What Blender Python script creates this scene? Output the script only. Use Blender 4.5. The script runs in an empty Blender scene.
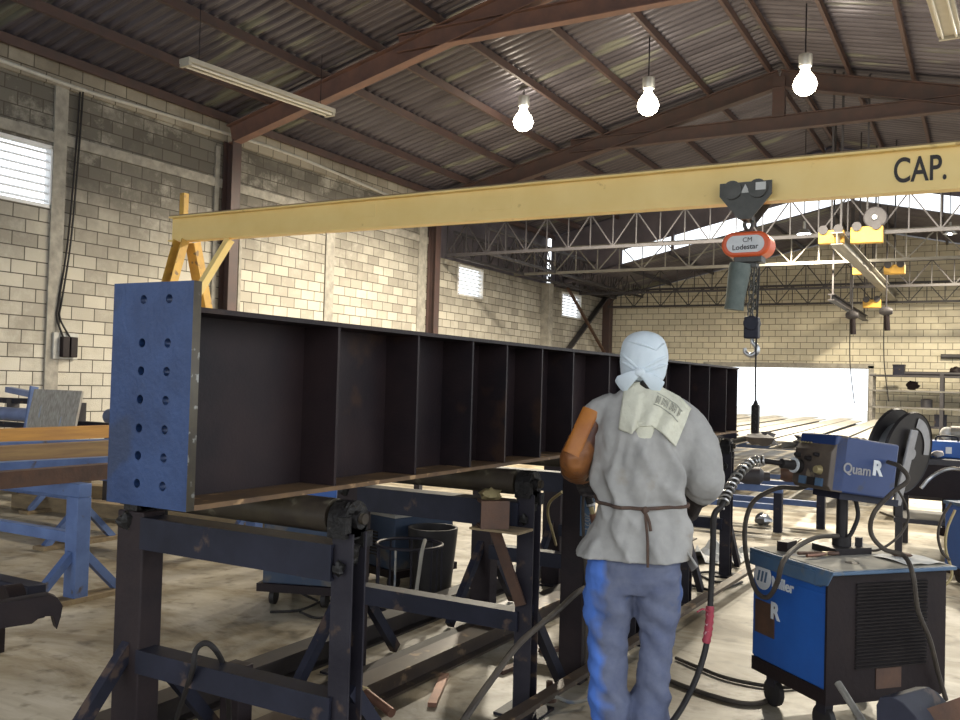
import bpy, bmesh, math, random
from math import sin, cos, pi, radians, atan2, sqrt
from mathutils import Vector, Matrix, noise

random.seed(7)
scene = bpy.context.scene
COL = scene.collection
V = Vector

# ------------------------------------------------------------------ camera
F_PX, CX, CY = 900.0, 480.0, 360.0
EYE = V((0, 0, 1.45))
YAW, PITCH, ROLL = radians(29.58), radians(1.38), 0.028
_f = V((-sin(YAW) * cos(PITCH), cos(YAW) * cos(PITCH), sin(PITCH)))
_r0 = V((cos(YAW), sin(YAW), 0))
_u0 = _r0.cross(_f)
_r = _r0 * cos(ROLL) + _u0 * sin(ROLL)
_u = _u0 * cos(ROLL) - _r0 * sin(ROLL)
cam_data = bpy.data.cameras.new('camera')
cam_data.sensor_width = 36.0
cam_data.lens = 36.0 * F_PX / 960.0
cam_data.clip_end = 400
cam = bpy.data.objects.new('camera', cam_data)
COL.objects.link(cam)
cam.matrix_world = Matrix(((_r.x, _u.x, -_f.x, EYE.x), (_r.y, _u.y, -_f.y, EYE.y), (_r.z, _u.z, -_f.z, EYE.z), (0, 0, 0, 1)))
scene.camera = cam

# ------------------------------------------------------------------ daylight, exposure
world = bpy.data.worlds.new('sky')
scene.world = world
world.use_nodes = True
bg = world.node_tree.nodes['Background']
bg.inputs[0].default_value = (0.88, 0.94, 1.0, 1)
bg.inputs[1].default_value = 2.0
scene.view_settings.view_transform = 'Standard'
scene.view_settings.look = 'None'
scene.view_settings.gamma = 1
scene.view_settings.use_curve_mapping = False
scene.view_settings.exposure = 0.35
LAMP_W = 2000.0
FAR_W = 1150.0


def at(px, py, X=None, Y=None, Z=None, t=None):
    """a point of the place measured off the photograph, at a known plane or distance"""
    d = _f + _r * ((px - CX) / F_PX) + _u * ((CY - py) / F_PX)
    if t is None:
        t = (X / d.x) if X is not None else (Y / d.y) if Y is not None else (Z - EYE.z) / d.z
    return EYE + d * t


# ------------------------------------------------------------------ materials
def node(nt, typ, **kw):
    n = nt.nodes.new(typ)
    for k, v in kw.items():
        setattr(n, k, v)
    return n


def mat(name, c1, c2=None, scale=3.0, detail=6.0, rough=0.6, metal=0.0, bump=0.0, bscale=40.0, stretch=(1, 1, 1), c3=None, s3=14.0, t3=0.62, lo=0.35, hi=0.65, spec=0.5, emit=None, estr=0):
    m = bpy.data.materials.new(name)
    m.use_nodes = True
    nt = m.node_tree
    b = nt.nodes['Principled BSDF']
    b.inputs['Roughness'].default_value = rough
    b.inputs['Metallic'].default_value = metal
    b.inputs['Specular IOR Level'].default_value = spec
    if emit:
        b.inputs['Emission Color'].default_value = (*emit, 1)
        b.inputs['Emission Strength'].default_value = estr
    tc = node(nt, 'ShaderNodeTexCoord')
    mp = node(nt, 'ShaderNodeMapping')
    mp.inputs['Scale'].default_value = stretch
    nt.links.new(tc.outputs['Object'], mp.inputs[0])
    if c2 is None:
        c2 = tuple(x * 0.8 for x in c1)
    nz = node(nt, 'ShaderNodeTexNoise')
    nz.inputs['Scale'].default_value = scale
    nz.inputs['Detail'].default_value = detail
    nz.inputs['Roughness'].default_value = 0.62
    nt.links.new(mp.outputs[0], nz.inputs['Vector'])
    cr = node(nt, 'ShaderNodeValToRGB')
    cr.color_ramp.elements[0].position = lo
    cr.color_ramp.elements[1].position = hi
    cr.color_ramp.elements[0].color = (*c1, 1)
    cr.color_ramp.elements[1].color = (*c2, 1)
    nt.links.new(nz.outputs[0], cr.inputs[0])
    out = cr.outputs[0]
    if c3 is not None:
        n3 = node(nt, 'ShaderNodeTexNoise')
        n3.inputs['Scale'].default_value = s3
        n3.inputs['Detail'].default_value = 5
        nt.links.new(mp.outputs[0], n3.inputs['Vector'])
        r3 = node(nt, 'ShaderNodeValToRGB')
        r3.color_ramp.elements[0].position = t3
        r3.color_ramp.elements[1].position = t3 + 0.06
        nt.links.new(n3.outputs[0], r3.inputs[0])
        mx = node(nt, 'ShaderNodeMixRGB')
        nt.links.new(r3.outputs[0], mx.inputs[0])
        nt.links.new(out, mx.inputs[1])
        mx.inputs[2].default_value = (*c3, 1)
        out = mx.outputs[0]
    nt.links.new(out, b.inputs['Base Color'])
    if bump:
        nb = node(nt, 'ShaderNodeTexNoise')
        nb.inputs['Scale'].default_value = bscale
        nb.inputs['Detail'].default_value = 4
        nt.links.new(mp.outputs[0], nb.inputs['Vector'])
        bp = node(nt, 'ShaderNodeBump')
        bp.inputs['Strength'].default_value = bump
        bp.inputs['Distance'].default_value = 0.01
        nt.links.new(nb.outputs[0], bp.inputs['Height'])
        nt.links.new(bp.outputs[0], b.inputs['Normal'])
    return m


def block_mat(name, axis, light, dark, stain_tint, top):
    """concrete masonry: 0.4 x 0.2 m blocks with recessed joints, dark stains growing towards the top and paler patches towards the floor"""
    m = bpy.data.materials.new(name)
    m.use_nodes = True
    nt = m.node_tree
    L = nt.links.new
    b = nt.nodes['Principled BSDF']
    b.inputs['Roughness'].default_value = 0.9
    geo = node(nt, 'ShaderNodeNewGeometry')
    sp = node(nt, 'ShaderNodeSeparateXYZ')
    L(geo.outputs['Position'], sp.inputs[0])
    cb = node(nt, 'ShaderNodeCombineXYZ')
    L(sp.outputs[axis], cb.inputs[0])
    L(sp.outputs[2], cb.inputs[1])
    br = node(nt, 'ShaderNodeTexBrick')
    br.offset = 0.5
    br.inputs['Scale'].default_value = 1.0
    br.inputs['Brick Width'].default_value = 0.405
    br.inputs['Row Height'].default_value = 0.2025
    br.inputs['Mortar Size'].default_value = 0.009
    br.inputs['Mortar Smooth'].default_value = 0.3
    br.inputs['Bias'].default_value = 0.0
    br.inputs['Color1'].default_value = (*light, 1)
    br.inputs['Color2'].default_value = (*dark, 1)
    br.inputs['Mortar'].default_value = (dark[0] * .3, dark[1] * .28, dark[2] * .27, 1)
    L(cb.outputs[0], br.inputs['Vector'])
    # dark stains, heavier towards the top of the wall
    n1 = node(nt, 'ShaderNodeTexNoise')
    n1.inputs['Scale'].default_value = 0.55
    n1.inputs['Detail'].default_value = 8
    n1.inputs['Roughness'].default_value = 0.68
    L(cb.outputs[0], n1.inputs['Vector'])
    mr = node(nt, 'ShaderNodeMapRange')
    mr.inputs['From Min'].default_value = top - 2.6
    mr.inputs['From Max'].default_value = top
    mr.inputs['To Min'].default_value = -0.22
    mr.inputs['To Max'].default_value = 0.30
    L(sp.outputs[2], mr.inputs['Value'])
    ad = node(nt, 'ShaderNodeMath', operation='ADD')
    L(n1.outputs[0], ad.inputs[0])
    L(mr.outputs[0], ad.inputs[1])
    if axis == 1:  # long wall also darkens towards its near end
        my = node(nt, 'ShaderNodeMapRange')
        my.inputs['From Min'].default_value = 13.0
        my.inputs['From Max'].default_value = 9.0
        my.inputs['To Max'].default_value = 0.11
        L(sp.outputs[1], my.inputs['Value'])
        ay = node(nt, 'ShaderNodeMath', operation='ADD')
        L(ad.outputs[0], ay.inputs[0])
        L(my.outputs[0], ay.inputs[1])
        ad = ay
    cr = node(nt, 'ShaderNodeValToRGB')
    cr.color_ramp.elements[0].position = 0.42
    cr.color_ramp.elements[1].position = 0.74
    cr.color_ramp.elements[0].color = (0, 0, 0, 1)
    cr.color_ramp.elements[1].color = (0.85, 0.85, 0.85, 1)
    L(ad.outputs[0], cr.inputs[0])
    mx = node(nt, 'ShaderNodeMixRGB', blend_type='MULTIPLY')
    L(cr.outputs[0], mx.inputs[0])
    L(br.outputs['Color'], mx.inputs[1])
    mx.inputs[2].default_value = (*stain_tint, 1)
    # paler patches, stronger towards the floor
    n2 = node(nt, 'ShaderNodeTexNoise')
    n2.inputs['Scale'].default_value = 1.1
    n2.inputs['Detail'].default_value = 9
    n2.inputs['Roughness'].default_value = 0.75
    L(cb.outputs[0], n2.inputs['Vector'])
    lw = node(nt, 'ShaderNodeMapRange')
    lw.inputs['From Min'].default_value = 3.2
    lw.inputs['From Max'].default_value = 0.6
    lw.inputs['To Max'].default_value = 0.16
    L(sp.outputs[2], lw.inputs['Value'])
    n2a = node(nt, 'ShaderNodeMath', operation='ADD')
    L(n2.outputs[0], n2a.inputs[0])
    L(lw.outputs[0], n2a.inputs[1])
    c2 = node(nt, 'ShaderNodeValToRGB')
    c2.color_ramp.elements[0].position = 0.52
    c2.color_ramp.elements[1].position = 0.72
    c2.color_ramp.elements[1].color = (0.6, 0.6, 0.6, 1)
    L(n2a.outputs[0], c2.inputs[0])
    m2 = node(nt, 'ShaderNodeMixRGB')
    L(c2.outputs[0], m2.inputs[0])
    L(mx.outputs[0], m2.inputs[1])
    m2.inputs[2].default_value = (light[0] * 1.25, light[1] * 1.27, light[2] * 1.3, 1)
    # joints stay dark
    m3 = node(nt, 'ShaderNodeMixRGB')
    L(br.outputs['Fac'], m3.inputs[0])
    L(m2.outputs[0], m3.inputs[1])
    m3.inputs[2].default_value = (dark[0] * .25, dark[1] * .235, dark[2] * .22, 1)
    L(m3.outputs[0], b.inputs['Base Color'])
    n4 = node(nt, 'ShaderNodeTexNoise')
    n4.inputs['Scale'].default_value = 60
    L(cb.outputs[0], n4.inputs['Vector'])
    hh = node(nt, 'ShaderNodeMath', operation='MULTIPLY_ADD')
    L(br.outputs['Fac'], hh.inputs[0])
    hh.inputs[1].default_value = -1.0
    L(n4.outputs[0], hh.inputs[2])
    bp = node(nt, 'ShaderNodeBump')
    bp.inputs['Strength'].default_value = 0.6
    bp.inputs['Distance'].default_value = 0.012
    L(hh.outputs[0], bp.inputs['Height'])
    L(bp.outputs[0], b.inputs['Normal'])
    return m


def floor_mat():
    m = bpy.data.materials.new('worn_concrete')
    m.use_nodes = True
    nt = m.node_tree
    L = nt.links.new
    b = nt.nodes['Principled BSDF']
    geo = node(nt, 'ShaderNodeNewGeometry')
    mp = node(nt, 'ShaderNodeMapping')
    mp.inputs['Rotation'].default_value = (0, 0, radians(12))
    mp.inputs['Scale'].default_value = (0.75, 1.35, 1)
    L(geo.outputs['Position'], mp.inputs[0])
    n1 = node(nt, 'ShaderNodeTexNoise')
    n1.inputs['Scale'].default_value = 1.3
    n1.inputs['Detail'].default_value = 10
    n1.inputs['Roughness'].default_value = 0.66
    n1.inputs['Distortion'].default_value = 0.6
    L(mp.outputs[0], n1.inputs['Vector'])
    cr = node(nt, 'ShaderNodeValToRGB')
    e = cr.color_ramp.elements
    e[0].position, e[0].color = 0.34, (0.17, 0.13, 0.08, 1)
    e[1].position, e[1].color = 0.63, (0.62, 0.575, 0.49, 1)
    k = e.new(0.43); k.color = (0.31, 0.26, 0.18, 1)
    k = e.new(0.52); k.color = (0.45, 0.405, 0.32, 1)
    L(n1.outputs[0], cr.inputs[0])
    n2 = node(nt, 'ShaderNodeTexNoise')
    n2.inputs['Scale'].default_value = 0.5
    n2.inputs['Detail'].default_value = 4
    L(geo.outputs['Position'], n2.inputs['Vector'])
    c2 = node(nt, 'ShaderNodeValToRGB')
    c2.color_ramp.elements[0].position = 0.4
    c2.color_ramp.elements[0].color = (0.66, 0.63, 0.58, 1)
    c2.color_ramp.elements[1].position = 0.62
    c2.color_ramp.elements[1].color = (1, 1, 1, 1)
    L(n2.outputs[0], c2.inputs[0])
    mx = node(nt, 'ShaderNodeMixRGB', blend_type='MULTIPLY')
    mx.inputs[0].default_value = 1
    L(cr.outputs[0], mx.inputs[1])
    L(c2.outputs[0], mx.inputs[2])
    # pits and oil drops
    n3 = node(nt, 'ShaderNodeTexNoise')
    n3.inputs['Scale'].default_value = 9
    n3.inputs['Detail'].default_value = 6
    L(geo.outputs['Position'], n3.inputs['Vector'])
    c3 = node(nt, 'ShaderNodeValToRGB')
    c3.color_ramp.elements[0].position = 0.28
    c3.color_ramp.elements[0].color = (0.45, 0.42, 0.38, 1)
    c3.color_ramp.elements[1].position = 0.45
    c3.color_ramp.elements[1].color = (1, 1, 1, 1)
    L(n3.outputs[0], c3.inputs[0])
    m2 = node(nt, 'ShaderNodeMixRGB', blend_type='MULTIPLY')
    m2.inputs[0].default_value = 1
    L(mx.outputs[0], m2.inputs[1])
    L(c3.outputs[0], m2.inputs[2])
    L(m2.outputs[0], b.inputs['Base Color'])
    rr = node(nt, 'ShaderNodeMapRange')
    rr.inputs['To Min'].default_value = 0.62
    rr.inputs['To Max'].default_value = 0.32
    L(n1.outputs[0], rr.inputs['Value'])
    L(rr.outputs[0], b.inputs['Roughness'])
    bp = node(nt, 'ShaderNodeBump')
    bp.inputs['Strength'].default_value = 0.25
    bp.inputs['Distance'].default_value = 0.01
    L(n3.outputs[0], bp.inputs['Height'])
    L(bp.outputs[0], b.inputs['Normal'])
    return m


BLOCK_SIDE = block_mat('block_side', 1, (0.50, 0.465, 0.39), (0.30, 0.275, 0.23), (0.22, 0.215, 0.22), 5.3)
BLOCK_BAND = block_mat('block_band', 1, (0.40, 0.36, 0.29), (0.30, 0.265, 0.21), (0.34, 0.32, 0.31), 7.4)
BLOCK_BACK = block_mat('block_back', 0, (0.66, 0.60, 0.46), (0.56, 0.51, 0.39), (0.55, 0.53, 0.55), 6.9)
CONCRETE = mat('concrete_trim', (0.36, 0.335, 0.285), (0.22, 0.205, 0.18), 5, rough=.9, bump=.4)
FLOOR = floor_mat()
YARD = mat('yard_ground', (0.6, 0.58, 0.52), (0.5, 0.48, 0.42), 0.4, rough=.9)
ROOF = mat('roof_sheet', (0.120, 0.110, 0.135), (0.062, 0.055, 0.072), 0.9, rough=.36, metal=.35, stretch=(0.3, 2.5, 1), c3=(0.17, 0.175, 0.15), s3=1.0, t3=.60)
SIDING = mat('dark_siding', (0.16, 0.14, 0.165), (0.10, 0.09, 0.105), 1.5, rough=.5, metal=.3)
PRIMER = mat('red_primer', (0.24, 0.13, 0.10), (0.17, 0.10, 0.085), 3, rough=.65, bump=.1)
DARKRED = mat('dark_primer', (0.085, 0.048, 0.042), (0.06, 0.04, 0.038), 3, rough=.6)
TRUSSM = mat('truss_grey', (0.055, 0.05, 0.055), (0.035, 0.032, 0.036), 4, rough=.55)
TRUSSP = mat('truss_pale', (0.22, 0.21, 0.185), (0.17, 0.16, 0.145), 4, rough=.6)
LOUVER = mat('louver_white', (0.8, 0.8, 0.8), (0.7, 0.7, 0.7), 4, rough=.6)
YELLOW = mat('crane_yellow', (0.93, 0.71, 0.30), (0.88, 0.65, 0.25), 1.6, rough=.5, c3=(0.60, 0.40, 0.14), s3=5, t3=.68)
YELDARK = mat('crane_yellow_dirty', (0.68, 0.40, 0.07), (0.50, 0.29, 0.06), 4, rough=.6, c3=(0.25, 0.16, 0.07), s3=7, t3=.6)
BLACKPAINT = mat('black_paint', (0.035, 0.03, 0.03), (0.025, 0.02, 0.02), 5, rough=.6)
MILL = mat('mill_steel', (0.030, 0.0185, 0.019), (0.013, 0.0095, 0.012), 2.2, rough=.5, bump=.12, bscale=90, c3=(0.040, 0.022, 0.016), s3=3, t3=.63, spec=.2)
MILLEDGE = mat('mill_edge', (0.20, 0.12, 0.06), (0.11, 0.07, 0.045), 6, rough=.55, c3=(0.40, 0.25, 0.13), s3=11, t3=.6, spec=.2)
PLATEBLUE = mat('plate_blue', (0.013, 0.034, 0.105), (0.026, 0.058, 0.16), 6, rough=.42, metal=.15, bump=.15, bscale=60, c3=(0.02, 0.035, 0.085), s3=4.5, t3=.60)
PLATEEDGE = mat('plate_edge', (0.10, 0.085, 0.06), (0.07, 0.06, 0.05), 14, rough=.6, c3=(0.3, 0.3, 0.28), s3=30, t3=.6)
STAND = mat('stand_steel', (0.030, 0.027, 0.034), (0.016, 0.014, 0.020), 5, rough=.5, bump=.15, c3=(0.085, 0.055, 0.04), s3=9, t3=.62, spec=.2)
STANDBLUE = mat('stand_blue_grey', (0.024, 0.025, 0.040), (0.015, 0.0155, 0.024), 5, rough=.5, c3=(0.08, 0.055, 0.045), s3=9, t3=.62, spec=.2)
POSTBROWN = mat('post_brown', (0.032, 0.022, 0.022), (0.020, 0.015, 0.017), 6, rough=.6, bump=.2, spec=.2)
ROLLER = mat('roller_rust', (0.065, 0.052, 0.034), (0.034, 0.026, 0.021), 7, rough=.45, c3=(0.19, 0.17, 0.12), s3=5, t3=.6, spec=.2)
GREASE = mat('greasy_bearing', (0.010, 0.009, 0.010), (0.022, 0.020, 0.018), 22, rough=.4, bump=.6, bscale=60, c3=(0.14, 0.12, 0.09), s3=35, t3=.64, spec=.2)
RAIL = mat('floor_rail', (0.075, 0.052, 0.036), (0.042, 0.030, 0.026), 5, rough=.42, metal=.3, c3=(0.22, 0.15, 0.09), s3=9, t3=.6)
RAILDARK = mat('floor_rail_dark', (0.03, 0.026, 0.026), (0.05, 0.04, 0.035), 5, rough=.5, spec=.2)
RUST = mat('rusty_steel', (0.13, 0.068, 0.042), (0.08, 0.046, 0.034), 9, rough=.6, metal=.3, bump=.2)
COPPER = mat('copper_pipe', (0.24, 0.12, 0.08), (0.16, 0.085, 0.06), 9, rough=.45, metal=.6)
BRASS = mat('brass', (0.42, 0.34, 0.17), (0.3, 0.24, 0.12), 12, rough=.5, metal=.4)
BLUE = mat('machine_blue', (0.018, 0.105, 0.40), (0.015, 0.085, 0.33), 4, rough=.4, c3=(0.03, 0.06, 0.14), s3=7, t3=.68)
BLUEDULL = mat('machine_blue_dusty', (0.055, 0.115, 0.21), (0.085, 0.135, 0.20), 7, rough=.55, c3=(0.16, 0.15, 0.13), s3=5, t3=.62)
BLUEFRAME = mat('frame_blue', (0.115, 0.18, 0.37), (0.075, 0.12, 0.26), 5, rough=.5, c3=(0.09, 0.07, 0.06), s3=7, t3=.64)
FEEDBLUE = mat('feeder_blue', (0.012, 0.032, 0.115), (0.02, 0.043, 0.14), 5, rough=.45, c3=(0.03, 0.04, 0.08), s3=9, t3=.66)
BLACKPANEL = mat('black_panel', (0.014, 0.009, 0.0105), (0.020, 0.013, 0.013), 6, rough=.5, bump=.15, spec=.2)
CONSOLE = mat('console_brown', (0.10, 0.075, 0.055), (0.06, 0.045, 0.04), 9, rough=.55, c3=(0.20, 0.16, 0.11), s3=12, t3=.63)
WHITEPAINT = mat('white_paint', (0.72, 0.73, 0.74), (0.6, 0.62, 0.64), 12, rough=.55)
DUSTY = mat('dusty_top', (0.36, 0.33, 0.27), (0.26, 0.25, 0.22), 5, rough=.75, c3=(0.14, 0.16, 0.20), s3=6, t3=.56)
PLASTIC = mat('black_plastic', (0.018, 0.016, 0.017), (0.028, 0.024, 0.024), 8, rough=.35, spec=.2)
GREYLABEL = mat('grey_label', (0.30, 0.29, 0.29), (0.24, 0.23, 0.23), 20, rough=.5)
RUBBER = mat('black_rubber', (0.022, 0.020, 0.020), (0.032, 0.028, 0.026), 10, rough=.5, spec=.2)
RUBBERBROWN = mat('dusty_rubber', (0.055, 0.045, 0.038), (0.08, 0.066, 0.052), 12, rough=.6, spec=.2)
SPRING = mat('spring_steel', (0.55, 0.54, 0.52), (0.4, 0.39, 0.38), 30, rough=.3, metal=.8)
RED = mat('red_tape', (0.38, 0.035, 0.06), (0.28, 0.03, 0.05), 30, rough=.6, c3=(0.7, 0.5, 0.5), s3=40, t3=.6)
ORANGE = mat('hoist_orange', (0.75, 0.12, 0.03), (0.65, 0.10, 0.03), 4, rough=.45)
CHAINBAG = mat('canvas_grey', (0.10, 0.125, 0.115), (0.15, 0.18, 0.165), 9, rough=.7, bump=.2)
HOISTGREY = mat('hoist_grey', (0.06, 0.06, 0.055), (0.09, 0.088, 0.08), 9, rough=.5, metal=.3)
CHROME = mat('worn_chrome', (0.5, 0.5, 0.5), (0.35, 0.35, 0.36), 8, rough=.3, metal=.8)
SHIRT = mat('shirt_grey', (0.42, 0.405, 0.385), (0.34, 0.33, 0.315), 9, rough=.95, bump=.5, bscale=9, spec=.15, c3=(0.31, 0.28, 0.24), s3=3.2, t3=.60)
DENIM = mat('denim', (0.115, 0.132, 0.21), (0.165, 0.18, 0.25), 10, rough=.95, bump=.5, bscale=14, spec=.15, c3=(0.07, 0.115, 0.27), s3=4.0, t3=.60)
DENIMBLUE = mat('denim_bright', (0.09, 0.20, 0.62), (0.16, 0.28, 0.68), 9, rough=.9, spec=.15)
BANDANA = mat('bandana_white', (0.70, 0.76, 0.80), (0.58, 0.65, 0.70), 6, rough=.9, spec=.15, bump=.4, bscale=12)
TOWEL = mat('towel_cream', (0.70, 0.68, 0.55), (0.58, 0.56, 0.46), 7, rough=1, spec=.1, bump=.5, bscale=50)
TOWELMARK = mat('towel_print', (0.36, 0.35, 0.29), (0.44, 0.43, 0.36), 30, rough=1)
LEATHER = mat('welding_leather', (0.33, 0.125, 0.03), (0.17, 0.06, 0.022), 7, rough=.5, bump=.3, bscale=20, c3=(0.09, 0.035, 0.022), s3=6, t3=.58)
LEATHERDARK = mat('dark_leather', (0.045, 0.025, 0.020), (0.03, 0.02, 0.018), 9, rough=.6, bump=.3)
GLOVE = mat('work_glove', (0.035, 0.028, 0.028), (0.055, 0.045, 0.04), 14, rough=.75, bump=.3)
SKIN = mat('skin', (0.30, 0.155, 0.095), (0.25, 0.125, 0.075), 12, rough=.55)
HAIR = mat('black_hair', (0.012, 0.009, 0.008), (0.02, 0.015, 0.012), 30, rough=.6)
CORDMAT = mat('brown_cord', (0.11, 0.065, 0.045), (0.075, 0.05, 0.04), 20, rough=.9)
WOODBEAM = mat('ochre_beam', (0.30, 0.19, 0.075), (0.18, 0.10, 0.055), 3, rough=.7, stretch=(6, .5, 6), c3=(0.16, 0.17, 0.09), s3=3, t3=.6)
ORANGEBEAM = mat('orange_beam', (0.48, 0.24, 0.045), (0.33, 0.16, 0.04), 3, rough=.65, stretch=(6, .5, 6))
TIMBER = mat('old_timber', (0.30, 0.22, 0.12), (0.20, 0.145, 0.085), 4, rough=.85, stretch=(1, 5, 5))
PLYWOOD = mat('streaked_board', (0.40, 0.38, 0.33), (0.24, 0.21, 0.18), 9, rough=.8, stretch=(7, 7, .5), c3=(0.30, 0.34, 0.42), s3=2, t3=.66)
PIPEBLUE = mat('pipe_blue_grey', (0.20, 0.25, 0.42), (0.15, 0.19, 0.33), 5, rough=.5)
BARGREY = mat('pale_steel_bar', (0.32, 0.30, 0.26), (0.20, 0.185, 0.165), 3, rough=.5, metal=.3, stretch=(4, .4, 4))
SWITCHBOX = mat('switch_grey', (0.5, 0.49, 0.45), (0.4, 0.39, 0.36), 9, rough=.6)
FLUO = mat('fluorescent_housing', (0.50, 0.47, 0.40), (0.42, 0.39, 0.33), 3, rough=.5)
TUBE = mat('dead_tube', (0.72, 0.70, 0.62), (0.66, 0.63, 0.56), 6, rough=.25)
REFLECTOR = mat('lamp_reflector', (0.62, 0.62, 0.60), (0.55, 0.55, 0.53), 9, rough=.35, metal=.6)
GLOW = mat('lamp_glow', (1, 1, 1), (1, 1, 1), emit=(1.0, 0.90, 0.70), estr=26)
GLOWCOOL = mat('lamp_glow_cool', (1, 1, 1), (1, 1, 1), emit=(0.85, 0.92, 1.0), estr=10)
PAPER = mat('paper', (0.70, 0.70, 0.68), (0.6, 0.6, 0.58), 9, rough=.8)
RAG = mat('white_rag', (0.68, 0.64, 0.64), (0.55, 0.52, 0.52), 9, rough=.95)


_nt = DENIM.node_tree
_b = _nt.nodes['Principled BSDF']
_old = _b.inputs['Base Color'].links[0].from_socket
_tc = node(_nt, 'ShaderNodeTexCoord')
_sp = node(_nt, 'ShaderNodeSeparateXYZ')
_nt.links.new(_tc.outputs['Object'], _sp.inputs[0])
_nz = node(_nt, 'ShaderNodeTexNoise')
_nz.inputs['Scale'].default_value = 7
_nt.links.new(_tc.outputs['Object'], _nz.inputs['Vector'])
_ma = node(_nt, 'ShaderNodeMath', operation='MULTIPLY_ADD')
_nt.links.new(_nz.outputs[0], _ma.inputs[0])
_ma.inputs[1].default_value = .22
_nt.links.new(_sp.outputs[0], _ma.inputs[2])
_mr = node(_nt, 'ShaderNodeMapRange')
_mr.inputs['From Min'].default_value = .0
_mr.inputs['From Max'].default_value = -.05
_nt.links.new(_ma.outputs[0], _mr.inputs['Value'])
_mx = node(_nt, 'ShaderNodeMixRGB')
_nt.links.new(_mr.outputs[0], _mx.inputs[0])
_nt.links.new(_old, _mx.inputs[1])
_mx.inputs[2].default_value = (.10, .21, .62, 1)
_nt.links.new(_mx.outputs[0], _b.inputs['Base Color'])

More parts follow.
